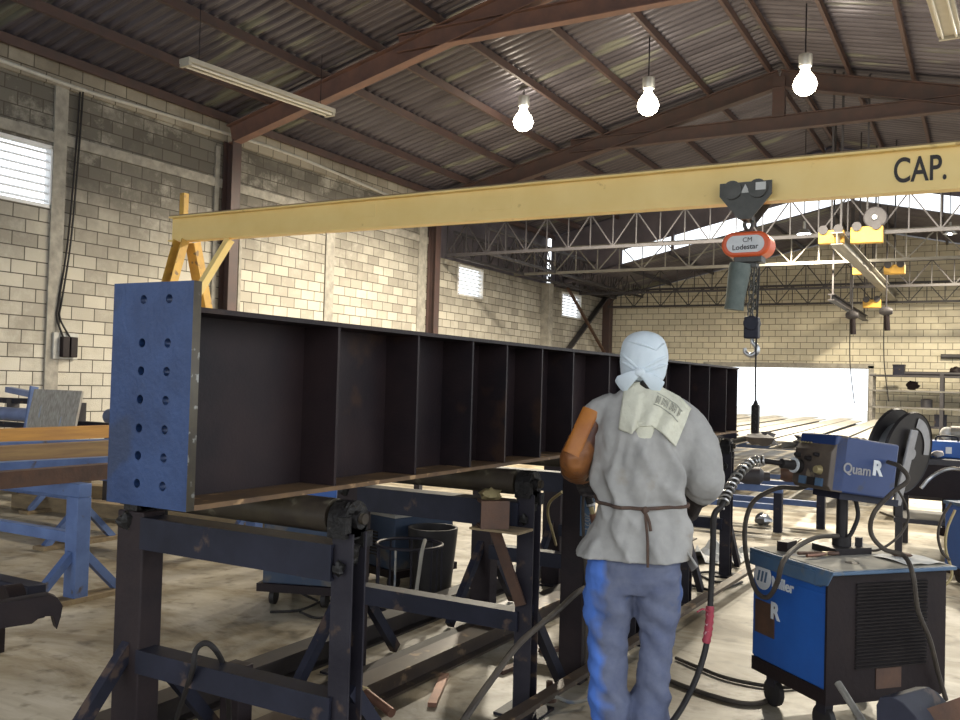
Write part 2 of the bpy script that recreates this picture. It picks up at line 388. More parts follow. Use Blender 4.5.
# ------------------------------------------------------------------ mesh builder
class MB:
    def __init__(s):
        s.v, s.f, s.fm = [], [], []
        s.mi = 0

    def add(s, vs, fs):
        o = len(s.v)
        s.v += [V(p) for p in vs]
        s.f += [tuple(i + o for i in f) for f in fs]
        s.fm += [s.mi] * len(fs)
        return s

    def box(s, c, size, R=None):
        c = V(c)
        hx, hy, hz = size[0] / 2, size[1] / 2, size[2] / 2
        vs = [V((x, y, z)) for z in (-hz, hz) for y in (-hy, hy) for x in (-hx, hx)]
        if R is not None:
            vs = [R @ p for p in vs]
        return s.add([c + p for p in vs], [(0, 2, 3, 1), (4, 5, 7, 6), (0, 1, 5, 4), (2, 6, 7, 3), (0, 4, 6, 2), (1, 3, 7, 5)])

    def bx(s, x0, x1, y0, y1, z0, z1):
        return s.box(((x0 + x1) / 2, (y0 + y1) / 2, (z0 + z1) / 2), (abs(x1 - x0), abs(y1 - y0), abs(z1 - z0)))

    def bar(s, p0, p1, w, h, up=(0, 0, 1)):
        p0, p1 = V(p0), V(p1)
        d = (p1 - p0).normalized()
        up = V(up)
        if abs(d.dot(up)) > .98:
            up = V((0, 1, 0))
        a = d.cross(up).normalized()
        b = a.cross(d)
        q = [a * sx * w / 2 + b * sz * h / 2 for sx, sz in ((-1, -1), (1, -1), (1, 1), (-1, 1))]
        return s.add([p0 + k for k in q] + [p1 + k for k in q], [(3, 2, 1, 0), (4, 5, 6, 7), (0, 1, 5, 4), (1, 2, 6, 5), (2, 3, 7, 6), (3, 0, 4, 7)])

    def ibeam(s, p0, p1, depth, width, tw, tf, up=(0, 0, 1)):
        p0, p1, up = V(p0), V(p1), V(up)
        d = (p1 - p0).normalized()
        b = d.cross(up).normalized().cross(d)
        for k in (-1, 1):
            o = b * k * (depth - tf) / 2
            s.bar(p0 + o, p1 + o, width, tf, up)
        return s.bar(p0, p1, tw, depth - 2 * tf, up)

    def angle(s, p0, p1, a, t, up=(0, 0, 1), side=1):
        """L section: flat leg on top, upright leg on one side"""
        p0, p1, up = V(p0), V(p1), V(up)
        d = (p1 - p0).normalized()
        x = d.cross(up).normalized()
        b = x.cross(d)
        s.bar(p0 - b * t / 2, p1 - b * t / 2, a, t, up)
        o = x * side * (a - t) / 2 - b * (a / 2 + t / 2)
        return s.bar(p0 + o, p1 + o, t, a - t, up)

    def channel(s, p0, p1, w, h, t, up=(0, 0, 1), flip=1):
        p0, p1, up = V(p0), V(p1), V(up)
        d = (p1 - p0).normalized()
        x = d.cross(up).normalized()
        b = x.cross(d)
        s.bar(p0 + x * flip * (w - t) / 2, p1 + x * flip * (w - t) / 2, t, h, up)
        for k in (-1, 1):
            o = b * k * (h - t) / 2 - x * flip * t / 2
            s.bar(p0 + o, p1 + o, w - t, t, up)
        return s

    def tube(s, pts, r, n=10, caps=True, ref=None, scalez=None):
        pts = [V(p) for p in pts]
        m = len(pts)
        rs = r if isinstance(r, (list, tuple)) and len(r) == m else [r] * m
        tang = [(pts[min(i + 1, m - 1)] - pts[max(i - 1, 0)]).normalized() for i in range(m)]
        a = V(ref) if ref is not None else (V((0, 0, 1)) if abs(tang[0].z) < .9 else V((1, 0, 0)))
        vs = []
        for i in range(m):
            t = tang[i]
            a = (a - t * a.dot(t))
            if a.length < 1e-6:
                a = t.orthogonal()
            a.normalize()
            b = t.cross(a)
            ra, rb = rs[i] if isinstance(rs[i], (list, tuple)) else (rs[i], rs[i])
            for k in range(n):
                th = 2 * pi * k / n
                vs.append(pts[i] + a * ra * cos(th) + b * rb * sin(th))
        fs = [(i * n + k, i * n + (k + 1) % n, (i + 1) * n + (k + 1) % n, (i + 1) * n + k) for i in range(m - 1) for k in range(n)]
        if caps:
            fs += [tuple(range(n - 1, -1, -1)), tuple((m - 1) * n + k for k in range(n))]
        return s.add(vs, fs)

    def cyl(s, p0, p1, r, n=20):
        return s.tube([p0, p1], r, n)

    def lathe(s, c, axis, prof, n=24):
        """prof: (distance along the axis, radius)"""
        c, axis = V(c), V(axis).normalized()
        a = axis.orthogonal().normalized()
        b = axis.cross(a)
        vs = []
        for h, r in prof:
            for k in range(n):
                th = 2 * pi * k / n
                vs.append(c + axis * h + (a * cos(th) + b * sin(th)) * max(r, 1e-4))
        m = len(prof)
        fs = [(i * n + k, i * n + (k + 1) % n, (i + 1) * n + (k + 1) % n, (i + 1) * n + k) for i in range(m - 1) for k in range(n)]
        return s.add(vs, fs)

    def ball(s, c, r, n=12, sq=(1, 1, 1), lump=0.0, seed=0):
        c = V(c)
        vs, fs = [], []
        m = max(6, n // 2 + 2)
        for i in range(m + 1):
            ph = pi * i / m
            for k in range(n):
                th = 2 * pi * k / n
                d = V((sin(ph) * cos(th), sin(ph) * sin(th), cos(ph)))
                q = 1 + lump * noise.noise(d * 2.3 + V((seed * 3.1, seed, 0)))
                vs.append(c + V((d.x * sq[0], d.y * sq[1], d.z * sq[2])) * r * q)
        for i in range(m):
            for k in range(n):
                fs.append((i * n + k, (i + 1) * n + k, (i + 1) * n + (k + 1) % n, i * n + (k + 1) % n))
        return s.add(vs, fs)

    def rings(s, rr, n=28, caps=True, power=2.3):
        """rr: list of (z, xc, yc, hw, hd) superellipse rings"""
        vs = []
        for z, xc, yc, hw, hd in rr:
            for k in range(n):
                th = 2 * pi * k / n
                c_, s_ = cos(th), sin(th)
                x = math.copysign(abs(c_) ** (2 / power), c_) * hw
                y = math.copysign(abs(s_) ** (2 / power), s_) * hd
                vs.append(V((xc + x, yc + y, z)))
        m = len(rr)
        fs = [(i * n + k, i * n + (k + 1) % n, (i + 1) * n + (k + 1) % n, (i + 1) * n + k) for i in range(m - 1) for k in range(n)]
        if caps:
            fs += [tuple(range(n - 1, -1, -1)), tuple((m - 1) * n + k for k in range(n))]
        return s.add(vs, fs)

    def prism(s, poly, ex):
        """poly: planar list of points, ex: extrusion vector"""
        ex = V(ex)
        n = len(poly)
        vs = [V(p) for p in poly] + [V(p) + ex for p in poly]
        return s.add(vs, [tuple(range(n - 1, -1, -1)), tuple(range(n, 2 * n))] + [(k, (k + 1) % n, n + (k + 1) % n, n + k) for k in range(n)])

    def grid(s, fn, nu, nv):
        vs = [fn(i / nu, j / nv) for j in range(nv + 1) for i in range(nu + 1)]
        w = nu + 1
        return s.add(vs, [(j * w + i, j * w + i + 1, (j + 1) * w + i + 1, (j + 1) * w + i) for j in range(nv) for i in range(nu)])

    def build(s, name, m, parent=None, world=True, bevel=0, smooth=True, fix=True, sharp=38):
        mats = m if isinstance(m, (list, tuple)) else [m]
        vs = s.v
        loc = None
        if parent is not None:
            if world:
                inv = mw(parent).inverted()
                vs = [inv @ p for p in vs]
        elif world:
            xs = [p.x for p in vs]; ys = [p.y for p in vs]; zs = [p.z for p in vs]
            loc = V(((min(xs) + max(xs)) / 2, (min(ys) + max(ys)) / 2, min(zs)))
            vs = [p - loc for p in vs]
        me = bpy.data.meshes.new(name)
        me.from_pydata([tuple(p) for p in vs], [], s.f)
        for q in mats:
            me.materials.append(q)
        if len(mats) > 1:
            me.polygons.foreach_set('material_index', s.fm)
        if fix:
            bm = bmesh.new()
            bm.from_mesh(me)
            bmesh.ops.recalc_face_normals(bm, faces=bm.faces)
            bm.to_mesh(me)
            bm.free()
        if smooth:
            me.polygons.foreach_set('use_smooth', [True] * len(me.polygons))
            me.set_sharp_from_angle(angle=radians(sharp))
        o = bpy.data.objects.new(name, me)
        COL.objects.link(o)
        if parent is not None:
            o.parent = parent
        if loc is not None:
            o.location = loc
        if bevel:
            bv = o.modifiers.new('bevel', 'BEVEL')
            bv.width = bevel
            bv.segments = 2
            bv.limit_method = 'ANGLE'
        return o


def mw(o):
    m = Matrix.Translation(o.location) @ o.rotation_euler.to_matrix().to_4x4()
    return mw(o.parent) @ m if o.parent else m


def tag(o, label, cat, group=None, kind=None):
    o['label'] = label
    o['category'] = cat
    if group:
        o['group'] = group
    if kind:
        o['kind'] = kind
    return o


def thing(name, label, cat, loc=(0, 0, 0), rotz=0.0, group=None, kind=None):
    o = bpy.data.objects.new(name, None)
    o.empty_display_size = .1
    COL.objects.link(o)
    o.location = loc
    o.rotation_euler = (0, 0, rotz)
    return tag(o, label, cat, group, kind)


def struct(o, label, cat='building part', group=None):
    return tag(o, label, cat, group, 'structure')


def children(o):
    return [c for c in bpy.data.objects if c.parent == o]


def dup(root, loc, rotz=None, label=None):
    r = root.copy()
    COL.objects.link(r)
    r.location = loc
    if rotz is not None:
        r.rotation_euler = (0, 0, rotz)
    if label:
        r['label'] = label
    for ch in children(root):
        c = ch.copy()
        COL.objects.link(c)
        c.parent = r
        for g in children(ch):
            d = g.copy()
            COL.objects.link(d)
            d.parent = c
    return r


def catmull(pts, k=8):
    pts = [V(p) for p in pts]
    P = [pts[0] * 2 - pts[1]] + pts + [pts[-1] * 2 - pts[-2]]
    out = []
    for i in range(1, len(P) - 2):
        p0, p1, p2, p3 = P[i - 1:i + 3]
        for j in range(k):
            t = j / k
            out.append(0.5 * ((2 * p1) + (p2 - p0) * t + (2 * p0 - 5 * p1 + 4 * p2 - p3) * t * t + (3 * p1 - p0 - 3 * p2 + p3) * t ** 3))
    out.append(pts[-1])
    return out


def cable(name, pts, r, m, label=None, cat='cable', group=None, parent=None, k=8, n=8):
    o = MB().tube(catmull(pts, k), r, n).build(name, m, parent)
    if label:
        tag(o, label, cat, group)
    return o


def text_mesh(name, body, size, origin, xdir, ydir, m, parent, extrude=0.0015, bold=0.0, align='CENTER', world=True, sx=1.0):
    cu = bpy.data.curves.new(name, 'FONT')
    cu.body = body
    cu.size = size
    cu.extrude = extrude
    cu.offset = bold
    cu.align_x = align
    cu.align_y = 'CENTER'
    tmp = bpy.data.objects.new(name + '_tmp', cu)
    COL.objects.link(tmp)
    bpy.context.view_layer.update()
    dg = bpy.context.evaluated_depsgraph_get()
    me = bpy.data.meshes.new_from_object(tmp.evaluated_get(dg))
    bpy.data.objects.remove(tmp)
    me.transform(Matrix.Scale(sx, 4, (1, 0, 0)))
    x, y = V(xdir).normalized(), V(ydir).normalized()
    z = x.cross(y)
    M = Matrix(((x.x, y.x, z.x, origin[0]), (x.y, y.y, z.y, origin[1]), (x.z, y.z, z.z, origin[2]), (0, 0, 0, 1)))
    if parent is not None and world:
        M = mw(parent).inverted() @ M
    me.transform(M)
    me.materials.clear()
    me.materials.append(m)
    o = bpy.data.objects.new(name, me)
    COL.objects.link(o)
    o.parent = parent
    return o


def holed_plate(name, outline, holes, thick, m, parent=None):
    """a plate in its local XY with round holes cut through; returns mesh object"""
    cu = bpy.data.curves.new(name, 'CURVE')
    cu.dimensions = '2D'
    cu.fill_mode = 'BOTH'
    cu.extrude = thick / 2

    def poly(pts):
        sp = cu.splines.new('POLY')
        sp.points.add(len(pts) - 1)
        for p, q in zip(sp.points, pts):
            p.co = (q[0], q[1], 0, 1)
        sp.use_cyclic_u = True
    poly(outline)
    for hx, hy, hr in holes:
        poly([(hx + hr * cos(2 * pi * k / 20), hy + hr * sin(2 * pi * k / 20)) for k in range(20)])
    tmp = bpy.data.objects.new(name + '_tmp', cu)
    COL.objects.link(tmp)
    bpy.context.view_layer.update()
    me = bpy.data.meshes.new_from_object(tmp.evaluated_get(bpy.context.evaluated_depsgraph_get()))
    bpy.data.objects.remove(tmp)
    me.materials.clear()
    for q in (m if isinstance(m, (list, tuple)) else [m]):
        me.materials.append(q)
    o = bpy.data.objects.new(name, me)
    COL.objects.link(o)
    o.parent = parent
    return o


# ================================================================== THE SETTING
XW, XR, YB = -12.3, 4.7, 31.0        # left wall face, right eave, back wall face
RIDGE, SLOPE, EAVE = -3.85, 0.24, 6.15


def roof_z(x):
    return EAVE + SLOPE * (min(x, 2 * RIDGE - x) - XW)


def low_z(x):
    return 4.62 + 0.225 * (min(x, 2 * -3.3 - x) - XW)


struct(MB().bx(-13, 9, -7, 32, -0.2, 0).build('floor', FLOOR, smooth=False), 'worn stained concrete workshop floor', 'floor')
struct(MB().bx(-60, 60, -50, 90, -0.5, -0.22).build('ground_outside', YARD, smooth=False), 'pale ground outside the far doorway', 'ground')


def wall_with_holes(u0, u1, z0, z1, holes, place):
    """boxes around rectangular openings; holes sorted along u: (ua, ub, za, zb)"""
    b = MB()
    u = u0
    for ua, ub, za, zb in holes:
        place(b, u, ua, z0, z1)
        if za > z0:
            place(b, ua, ub, z0, za)
        if zb < z1:
            place(b, ua, ub, zb, z1)
        u = ub
    place(b, u, u1, z0, z1)
    return b


WIN = [(6.6, 8.5, 3.87, 4.80), (20.35, 21.7, 3.74, 4.55), (27.0, 28.6, 3.68, 4.5)]
side = lambda b, ya, yb, za, zb: b.bx(XW - .15, XW, ya, yb, za, zb)
w1 = wall_with_holes(-7, 19.0, 0, 6.13, WIN[:1], side)
w1.f += []
struct(w1.build('wall_left', BLOCK_SIDE, smooth=False), 'tall grey concrete block wall with dark stains thickening towards the top, behind the girder', 'wall')
struct(wall_with_holes(19.0, 31.15, 0, 4.6, WIN[1:], side).build('wall_left_low', BLOCK_SIDE, smooth=False), 'lower cream block wall with two louvred windows', 'wall')
struct(MB().bx(XW - .15, XW - .08, 19.0, 26.0, 4.6, 6.13).build('wall_siding', SIDING), 'dark sheet siding above the lower block wall', 'wall')
back = MB()
DOOR = (-8.6, -3.32, 0, 2.2)
pl = lambda b, xa, xb, za, zb: b.bx(xa, xb, YB, YB + .15, za, zb)
bw = wall_with_holes(XW - .15, XR, 0, 4.55, [DOOR], pl)
bw.prism([(XW - .15, YB, 4.55), (XR, YB, 4.55), (XR, YB, low_z(XR) - .05), (-3.3, YB, low_z(-3.3) - .05), (XW - .15, YB, low_z(XW) - .05)], (0, .15, 0))
struct(bw.build('wall_back', BLOCK_BACK, smooth=False), 'cream concrete block wall at the far end with a wide bright doorway', 'wall')
dr = MB()
for x in (DOOR[0], DOOR[1]):
    dr.bx(x - .06, x + .1, YB - .06, YB + .02, 0, 2.3)
dr.bx(DOOR[0] - .06, DOOR[1] + .1, YB - .06, YB + .02, 2.22, 2.36)
struct(dr.build('trim_1', CONCRETE), 'frame of the wide bright doorway in the far wall', 'door frame')

# louvred windows
for i, (ya, yb, za, zb) in enumerate(WIN):
    w = thing('window_%d' % (i + 1), ['large white louvred window high on the near left wall', 'white louvred window under the low eave beside the dark column', 'farthest white louvred window behind the diagonal brace'][i], 'window', (XW, (ya + yb) / 2, za), kind='structure')
    b = MB()
    for y in (ya + .02, yb - .02):
        b.bx(XW - .12, XW + .02, y - .025, y + .025, za, zb)
    for z in (za + .02, zb - .02):
        b.bx(XW - .12, XW + .02, ya, yb, z - .025, z + .025)
    b.build('window_frame', LOUVER, w)
    b = MB()
    n = 7
    for k in range(n):
        z = za + .05 + (zb - za - .1) * (k + .5) / n
        R = Matrix.Rotation(radians(26), 3, 'Y')
        b.box((XW - .06, (ya + yb) / 2, z), (.10, yb - ya - .08, .014), R)
    b.build('louvre', LOUVER, w)

# roofs: corrugated sheets with ribs running down the slope
def sheet(xa, xb, zf, y0, y1, pitch, amp):
    b = MB()
    m = 6
    ny = int((y1 - y0) / pitch * m)
    prof = [0, .25, 1, 1, 1, .25]
    vs, fs = [], []
    for j in range(ny + 1):
        y = y0 + (y1 - y0) * j / ny
        dz = amp * prof[j % m]
        vs += [V((xa, y, zf(xa) + dz)), V((xb, y, zf(xb) + dz))]
    for j in range(ny):
        fs.append((2 * j, 2 * j + 1, 2 * j + 3, 2 * j + 2))
    return b.add(vs, fs)


c = thing('ceiling', 'high corrugated metal roof of the near bay seen from below', 'roof', (RIDGE, 10, 8.17), kind='structure')
sheet(XW - .5, RIDGE, lambda x: EAVE + SLOPE * (x - XW), -7, 26.3, .21, .045).build('roof_sheet', ROOF, c, fix=False)
sheet(RIDGE, XR + .5, lambda x: EAVE + SLOPE * (2 * RIDGE - x - XW), -7, 26.3, .21, .045).build('roof_sheet', ROOF, c, fix=False)
c = thing('ceiling_low', 'lower corrugated roof beyond the bright gap at the far end', 'roof', (-3.3, 29, 6.6), kind='structure')
sheet(XW - .5, -3.3, lambda x: 4.62 + .225 * (x - XW), 26.0, 31.6, .21, .03).build('roof_sheet', ROOF, c, fix=False)
sheet(-3.3, XR + .5, lambda x: 4.62 + .225 * (-6.6 - x - XW), 26.0, 31.6, .21, .03).build('roof_sheet', ROOF, c, fix=False)
# gable between the two roofs, leaving the bright gap under it
GAP = .46
gp = [(XW, 26.1, low_z(XW) - .1), (-9.9, 26.1, low_z(-9.9) - .1), (-9.9, 26.1, low_z(-9.9) + GAP), (-3.3, 26.1, low_z(-3.3) + GAP), (XR, 26.1, low_z(XR) + GAP + .1), (XR, 26.1, roof_z(XR) - .02), (RIDGE, 26.1, roof_z(RIDGE) - .02), (XW, 26.1, roof_z(XW) - .02)]
struct(MB().prism(gp, (0, .06, 0)).build('wall_gable', SIDING, smooth=False), 'dark sheet gable above the bright roof gap', 'wall')
b = MB()
for x in (-11.2, -8.3, -5.9, -3.3, -1.15, 1.5):
    b.bx(x - .04, x + .04, 26.02, 26.14, low_z(x) - .1, low_z(x) + GAP + .15)
struct(b.build('trim_2', SIDING), 'short dark struts dividing the bright roof gap', 'struts')

# purlins
for i, x in enumerate([-12.15, -11.2, -10.0, -8.85, -7.7, -6.5, -5.3, -4.05, -3.65, -2.5, -1.35, -.2, .95, 2.1, 3.25, 4.5]):
    z = roof_z(x) - .075
    struct(MB().channel((x, -7, z), (x, 26, z), .06, .14, .012, flip=1 if x < RIDGE else -1).build('roof_purlin', DARKRED), 'dark red steel purlin under the high corrugated roof', 'purlin', 'purlins of the high roof')
for x in (-11.4, -9.9, -8.4, -6.9, -5.4, -3.9, -2.7, -1.2, .3, 1.8, 3.3):
    z = low_z(x) - .07
    struct(MB().channel((x, 26, z), (x, 31, z), .05, .1, .01).build('roof_purlin', TRUSSM), 'grey steel purlin under the lower far roof', 'purlin', 'purlins of the low roof')

# rigid frames: rafters, collar tie and king post
for yf, m, lab in ((-1.0, PRIMER, 'nearest'), (12.0, PRIMER, 'near'), (18.95, DARKRED, 'second')):
    for sx, xe in ((1, XW + .1), (-1, XR - .1)):
        f = lambda x: roof_z(x) - .33
        struct(MB().ibeam((xe, yf, f(xe)), (RIDGE, yf, f(RIDGE)), .36, .2, .014, .02).build('roof_rafter', m), '%s sloping steel rafter on the %s of the ridge' % ({'nearest': 'red primed frame overhead,', 'near': 'pinkish brown frame over the fluorescent batten,', 'second': 'dark brown frame behind the round lamps,'}[lab], 'window side' if sx > 0 else 'far side'), 'rafter')
    xa = XW + 3.8
    struct(MB().ibeam((xa, yf, 6.93), (2 * RIDGE - xa, yf, 6.93), .30, .17, .03, .02).build('roof_tie', m), '%s horizontal collar tie of the roof frame' % ({'nearest': 'overhead', 'near': 'pinkish brown', 'second': 'dark brown'}[lab]), 'tie beam')
    struct(MB().bx(RIDGE - .12, RIDGE + .12, yf - .09, yf + .09, 7.05, roof_z(RIDGE) - .3).build('king_post', m), '%s king post under the roof ridge' % ({'nearest': 'overhead', 'near': 'pinkish brown', 'second': 'dark brown'}[lab]), 'post')
    # columns
    xc = XW + .14
    for xx, ss in ((xc, 1), (XR - .14, -1)):
        struct(MB().ibeam((xx, yf, 0), (xx, yf, roof_z(xx) - .45), .24, .22, .02, .02, up=(1, 0, 0)).build('steel_column', DARKRED), 'dark steel column of the %s roof frame on the %s' % ({'nearest': 'overhead', 'near': 'pinkish brown', 'second': 'dark brown'}[lab], 'block wall' if ss > 0 else 'open side'), 'column')
for yy, lab in ((25.6, 'brown concrete pilaster between the two far louvred windows'), (30.75, 'dark steel column in the far corner of the walls')):
    m = (CONCRETE if yy < 30 else DARKRED)
    struct(MB().bx(XW, XW + .28, yy - .16, yy + .16, 0, 4.6).build('column', m, bevel=.01), lab, 'column')

# concrete ties and pilasters in the long wall
def yx(px, py):
    return at(px, py, X=XW).y
for k, (y, wd, z1, lab) in enumerate([(yx(53, 300), .22, 6.1, 'rough pale concrete pilaster beside the electric cables'), (yx(214, 240), .10, 5.6, 'pale concrete strip beside the first dark column'), (yx(239, 260), .07, 4.5, 'thin pale vertical mortar strip on the block wall'), (yx(329, 260), .28, 4.6, 'pale concrete pilaster near the middle of the wall'), (18.6, .34, 5.6, 'brown concrete pilaster beside the second dark column')]):
    struct(MB().bx(XW, XW + .035, y - wd / 2, y + wd / 2, 0, z1).build('trim_%d' % (k + 3), CONCRETE), lab, 'pilaster')
struct(MB().bx(XW, XW + .03, -7, 18.9, 4.86, 5.02).build('trim_8', CONCRETE), 'stained concrete bond beam along the block wall', 'bond beam')
struct(MB().bx(XW, XW + .05, -7, 18.9, 5.72, 6.1).build('trim_9', BLOCK_BAND, smooth=False), 'pale concrete ring beam below the eave', 'ring beam')
tag(cable('wall_conduit', [at(x, y, X=XW + .06) for x, y in ((-60, 38), (0, 60), (80, 89), (150, 110), (215, 130), (300, 158), (410, 205))], .03, MB and SWITCHBOX, k=3), 'pale conduit pipe running high along the block wall', 'pipe', kind='structure')

# open web trusses over the far half
def truss(p0, p1, h, n, m, label, group=None, ch=.07):
    p0, p1 = V(p0), V(p1)
    t = thing('roof_truss', label, 'truss', (p0 + p1) / 2, group=group, kind='structure')
    up = V((0, 0, h))
    MB().bar(p0 + up, p1 + up, ch, ch).build('top_chord', m, t)
    MB().bar(p0, p1, ch, ch).build('bottom_chord', m, t)
    b = MB()
    for k in range(n):
        a, c_ = p0.lerp(p1, k / n), p0.lerp(p1, (k + 1) / n)
        md = (a + c_) / 2
        b.bar(a, md + up, .028, .028, (0, 1, 0.1))
        b.bar(md + up, c_, .028, .028, (0, 1, 0.1))
        b.bar(md, md + up, .025, .025, (0, 1, 0.1))
        b.bar(a, a + up, .025, .025, (0, 1, 0.1))
    b.build('web_lattice', m, t)
    return t


truss((XW + .3, 19.3, 4.62), (XR, 19.3, 4.62), .78, 15, TRUSSM, 'dark lattice truss under the yellow crane beam, nearest of the four')
truss((XW + .2, 23.2, 4.60), (XR, 23.2, 4.60), .70, 13, TRUSSP, 'lattice truss coloured paler for the light of the roof gap above it')  # paler than the other trusses: the gap's light is put into its colour
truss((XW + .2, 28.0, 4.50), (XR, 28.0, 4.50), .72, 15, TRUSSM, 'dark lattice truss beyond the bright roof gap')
truss((XW + .2, 30.6, 4.28), (XR, 30.6, 4.28), .6, 17, TRUSSM, 'dark lattice truss against the far block wall')
truss((XW + .5, 19.3, 4.60), (XW + .5, 30.6, 4.60), .6, 12, TRUSSM, 'dark lattice girder along the window wall')
truss((XW + 1.5, 19.3, 4.62), (XW + 1.5, 30.6, 4.62), .62, 12, TRUSSM, 'dark lattice girder one step in from the window wall')
struct(MB().bar((XW + .25, yx(562, 288) - .1, 4.6), (XW + .25, yx(605, 352), 2.2), .08, .08).build('wall_diagonal', RUST), 'brown diagonal brace crossing the farthest louvred window', 'brace')
struct(MB().bar((XW + .15, 30.5, 4.6), (XW + .15, yx(552, 350), 2.0), .2, .06).build('wall_diagonal', TRUSSM), 'dark diagonal bar built in place of a shadow in the far corner bay', 'brace')  # dark bar shaped like the diagonal shadow on the wall


# ================================================================== PLATE GIRDER ON ITS ROLLER STANDS
GX0, GX1, GY0, GY1, GZ0, GZ1 = -2.29, -1.955, 1.80, 8.15, 1.062, 1.64
GXW = (GX0 + GX1) / 2
g = thing('plate_girder', 'long dark steel plate girder with a blue drilled end plate lying on roller stands', 'girder', (GXW, (GY0 + GY1) / 2, GZ0))
MB().bx(GXW - .006, GXW + .006, GY0 + .03, GY1, GZ0 + .015, GZ1 - .015).build('web', MILL, g)
for zc in (GZ0 + .0075, GZ1 - .0075):
    b = MB()
    b.bx(GX0, GX1, GY0 + .03, GY1, zc - .0075, zc + .0075)
    b.build('bottom_flange' if zc < 1.3 else 'top_flange', MILLEDGE if zc < 1.3 else MILL, g)
for y in (2.47, 2.97, 3.40, 3.72, 4.10, 4.49, 5.02, 5.55, 6.1, 6.66, 7.21, 7.75, 8.13):
    for xa, xb in ((GXW + .006, GX1 - .01), (GX0 + .01, GXW - .006)):
        MB().bx(xa, xb, y - .006, y + .006, GZ0 + .015, GZ1 - .015).build('stiffener', MILL, g)
PW, PH = GX1 - GX0, 1.713 - GZ0
# drilled holes: two columns of seven, measured off the plate
hole = []
rows = [0.038, 0.165, 0.247, 0.330, 0.414, 0.494, 0.575]
for k, d in enumerate(rows):
    for xx in (-.055, .052):
        hole.append((xx - .012 + .03, PH / 2 - d - .012, .0135))
ep = holed_plate('end_plate', [(-PW / 2, -PH / 2), (PW / 2, -PH / 2), (PW / 2, PH / 2), (-PW / 2, PH / 2)], hole, .03, PLATEBLUE, None)
ep.data.transform(mw(g).inverted() @ Matrix.Translation((GXW, GY0 + .015, GZ0 + PH / 2)) @ Matrix.Rotation(radians(90), 4, 'X'))
ep.parent = g
ep['label'] = 'blue painted end plate with two columns of bolt holes'
ep.data.materials.append(PLATEEDGE)
for p in ep.data.polygons:
    if abs(p.normal.y) < .5 and max(abs(ep.data.vertices[i].co.z) for i in p.vertices) >= 0:
        c_ = p.center
        if abs(c_.x - GXW + g.location.x) > PW / 2 - .002 or c_.z > PH - .002 or c_.z < .002:
            p.material_index = 1
def roller_stand(name, label, first=None):
    """stand centred on its left-right middle, 0.97 m wide, top of the roller at 1.062"""
    t = thing(name, label, 'roller stand', (0, 0, 0), group='roller stands under the girder')
    W = .485
    def P(*a):
        return MB()
    lp = MB().box((-W, 0, .47), (.14, .10, .94))
    lp.build('post', POSTBROWN, t, world=False, bevel=.006)
    b = MB().channel((W, 0, 0), (W, 0, .96), .08, .075, .008, up=(0, 1, 0))
    b.build('post', STAND, t, world=False)
    b = MB().channel((-W + .06, 0, .865), (W - .03, 0, .865), .11, .115, .01)
    b.build('bed_beam', STANDBLUE, t, world=False)
    b = MB().angle((-W + .06, -.012, .445), (W - .02, -.012, .445), .085, .012, side=1)
    b.build('crossbar', STANDBLUE, t, world=False)
    b = MB().tube([(-W + .12, 0, 1.006), (W - .06, 0, 1.006)], .056, 22)
    b.tube([(-W + .02, 0, 1.006), (W + .06, 0, 1.006)], .018, 12)
    b.build('roller', ROLLER, t, world=False)
    for sx in (-1, 1):
        b = MB()
        x = sx * (W - .01)
        b.box((x, 0, .975), (.07, .12, .06))
        b.lathe((x - .035, 0, 1.0), (1, 0, 0), [(0, 0), (0, .06), (.07, .062), (.07, .03), (.09, .028), (.09, 0)], 18)
        b.box((x, .05, .935), (.09, .05, .05)).box((x + .03 * sx, -.055, .99), (.03, .03, .05))
        for k in range(7):
            b.ball((x + random.uniform(-.04, .05), random.uniform(-.06, .06), random.uniform(.84, 1.04)), random.uniform(.018, .036), 8, lump=.6, seed=k + sx)
        b.build('bearing', GREASE, t, world=False)
    # braces down to the rails
    for x, m in ((-W, STANDBLUE), (W, STANDBLUE)):
        for sy in (-1, 1):
            if x > 0 and sy < 0:
                continue
            MB().bar((x, sy * .02, .46), (x, sy * .40, .02), .05, .04, (1, 0, 0)).build('brace', m, t, world=False)
    for sx in (-1, 1):
        MB().box((sx * W, 0, .006), (.2, .2, .012)).build('base_plate', STAND, t, world=False)
    return t


SX = -2.255
st_y = [2.31, 3.60, 4.95, 5.98, 7.06]
st_lab = ['dark roller stand right under the blue end plate', 'dark roller stand with a rusty channel bracket clamped on it, second from the blue plate', 'dark roller stand half hidden behind the worker', 'roller stand just to the right of the worker', 'farthest roller stand, by the end of the girder']
stand = roller_stand('roller_stand', st_lab[0])
stand.location = (SX, st_y[0], 0)
for y, lab in zip(st_y[1:], st_lab[1:]):
    dup(stand, (SX, y, 0), label=lab)

# floor rails the stands are set on
def rail(x0, x1, y0, y1, lab, m, h=.10, w=.07, kind='I'):
    b = MB()
    if kind == 'I':
        b.ibeam((x0, y0, h / 2), (x1, y1, h / 2), h, w, .01, .012)
    else:
        b.angle((x0, y0, h), (x1, y1, h), w, .012, side=-1)
    return tag(b.build('steel_rail', m), lab, 'rail', 'steel bars laid along the floor')
rail(-1.70, -1.50, 2.2, 8.6, 'steel angle bar lying on the floor at the feet of the worker', RAIL, .11, .06, 'L')
rail(-2.42, -2.32, 2.6, 8.0, 'brown steel channel lying on the floor between the legs of the stands', RAIL, .11, .12)
rail(-2.95, -2.95, 1.6, 8.4, 'dark steel beam lying on the floor just outside the left stand legs', RAILDARK, .12, .12)
rail(-2.58, -2.52, 2.9, 7.2, 'dark flat steel bar lying inside the stand legs', RAILDARK, .06, .10)

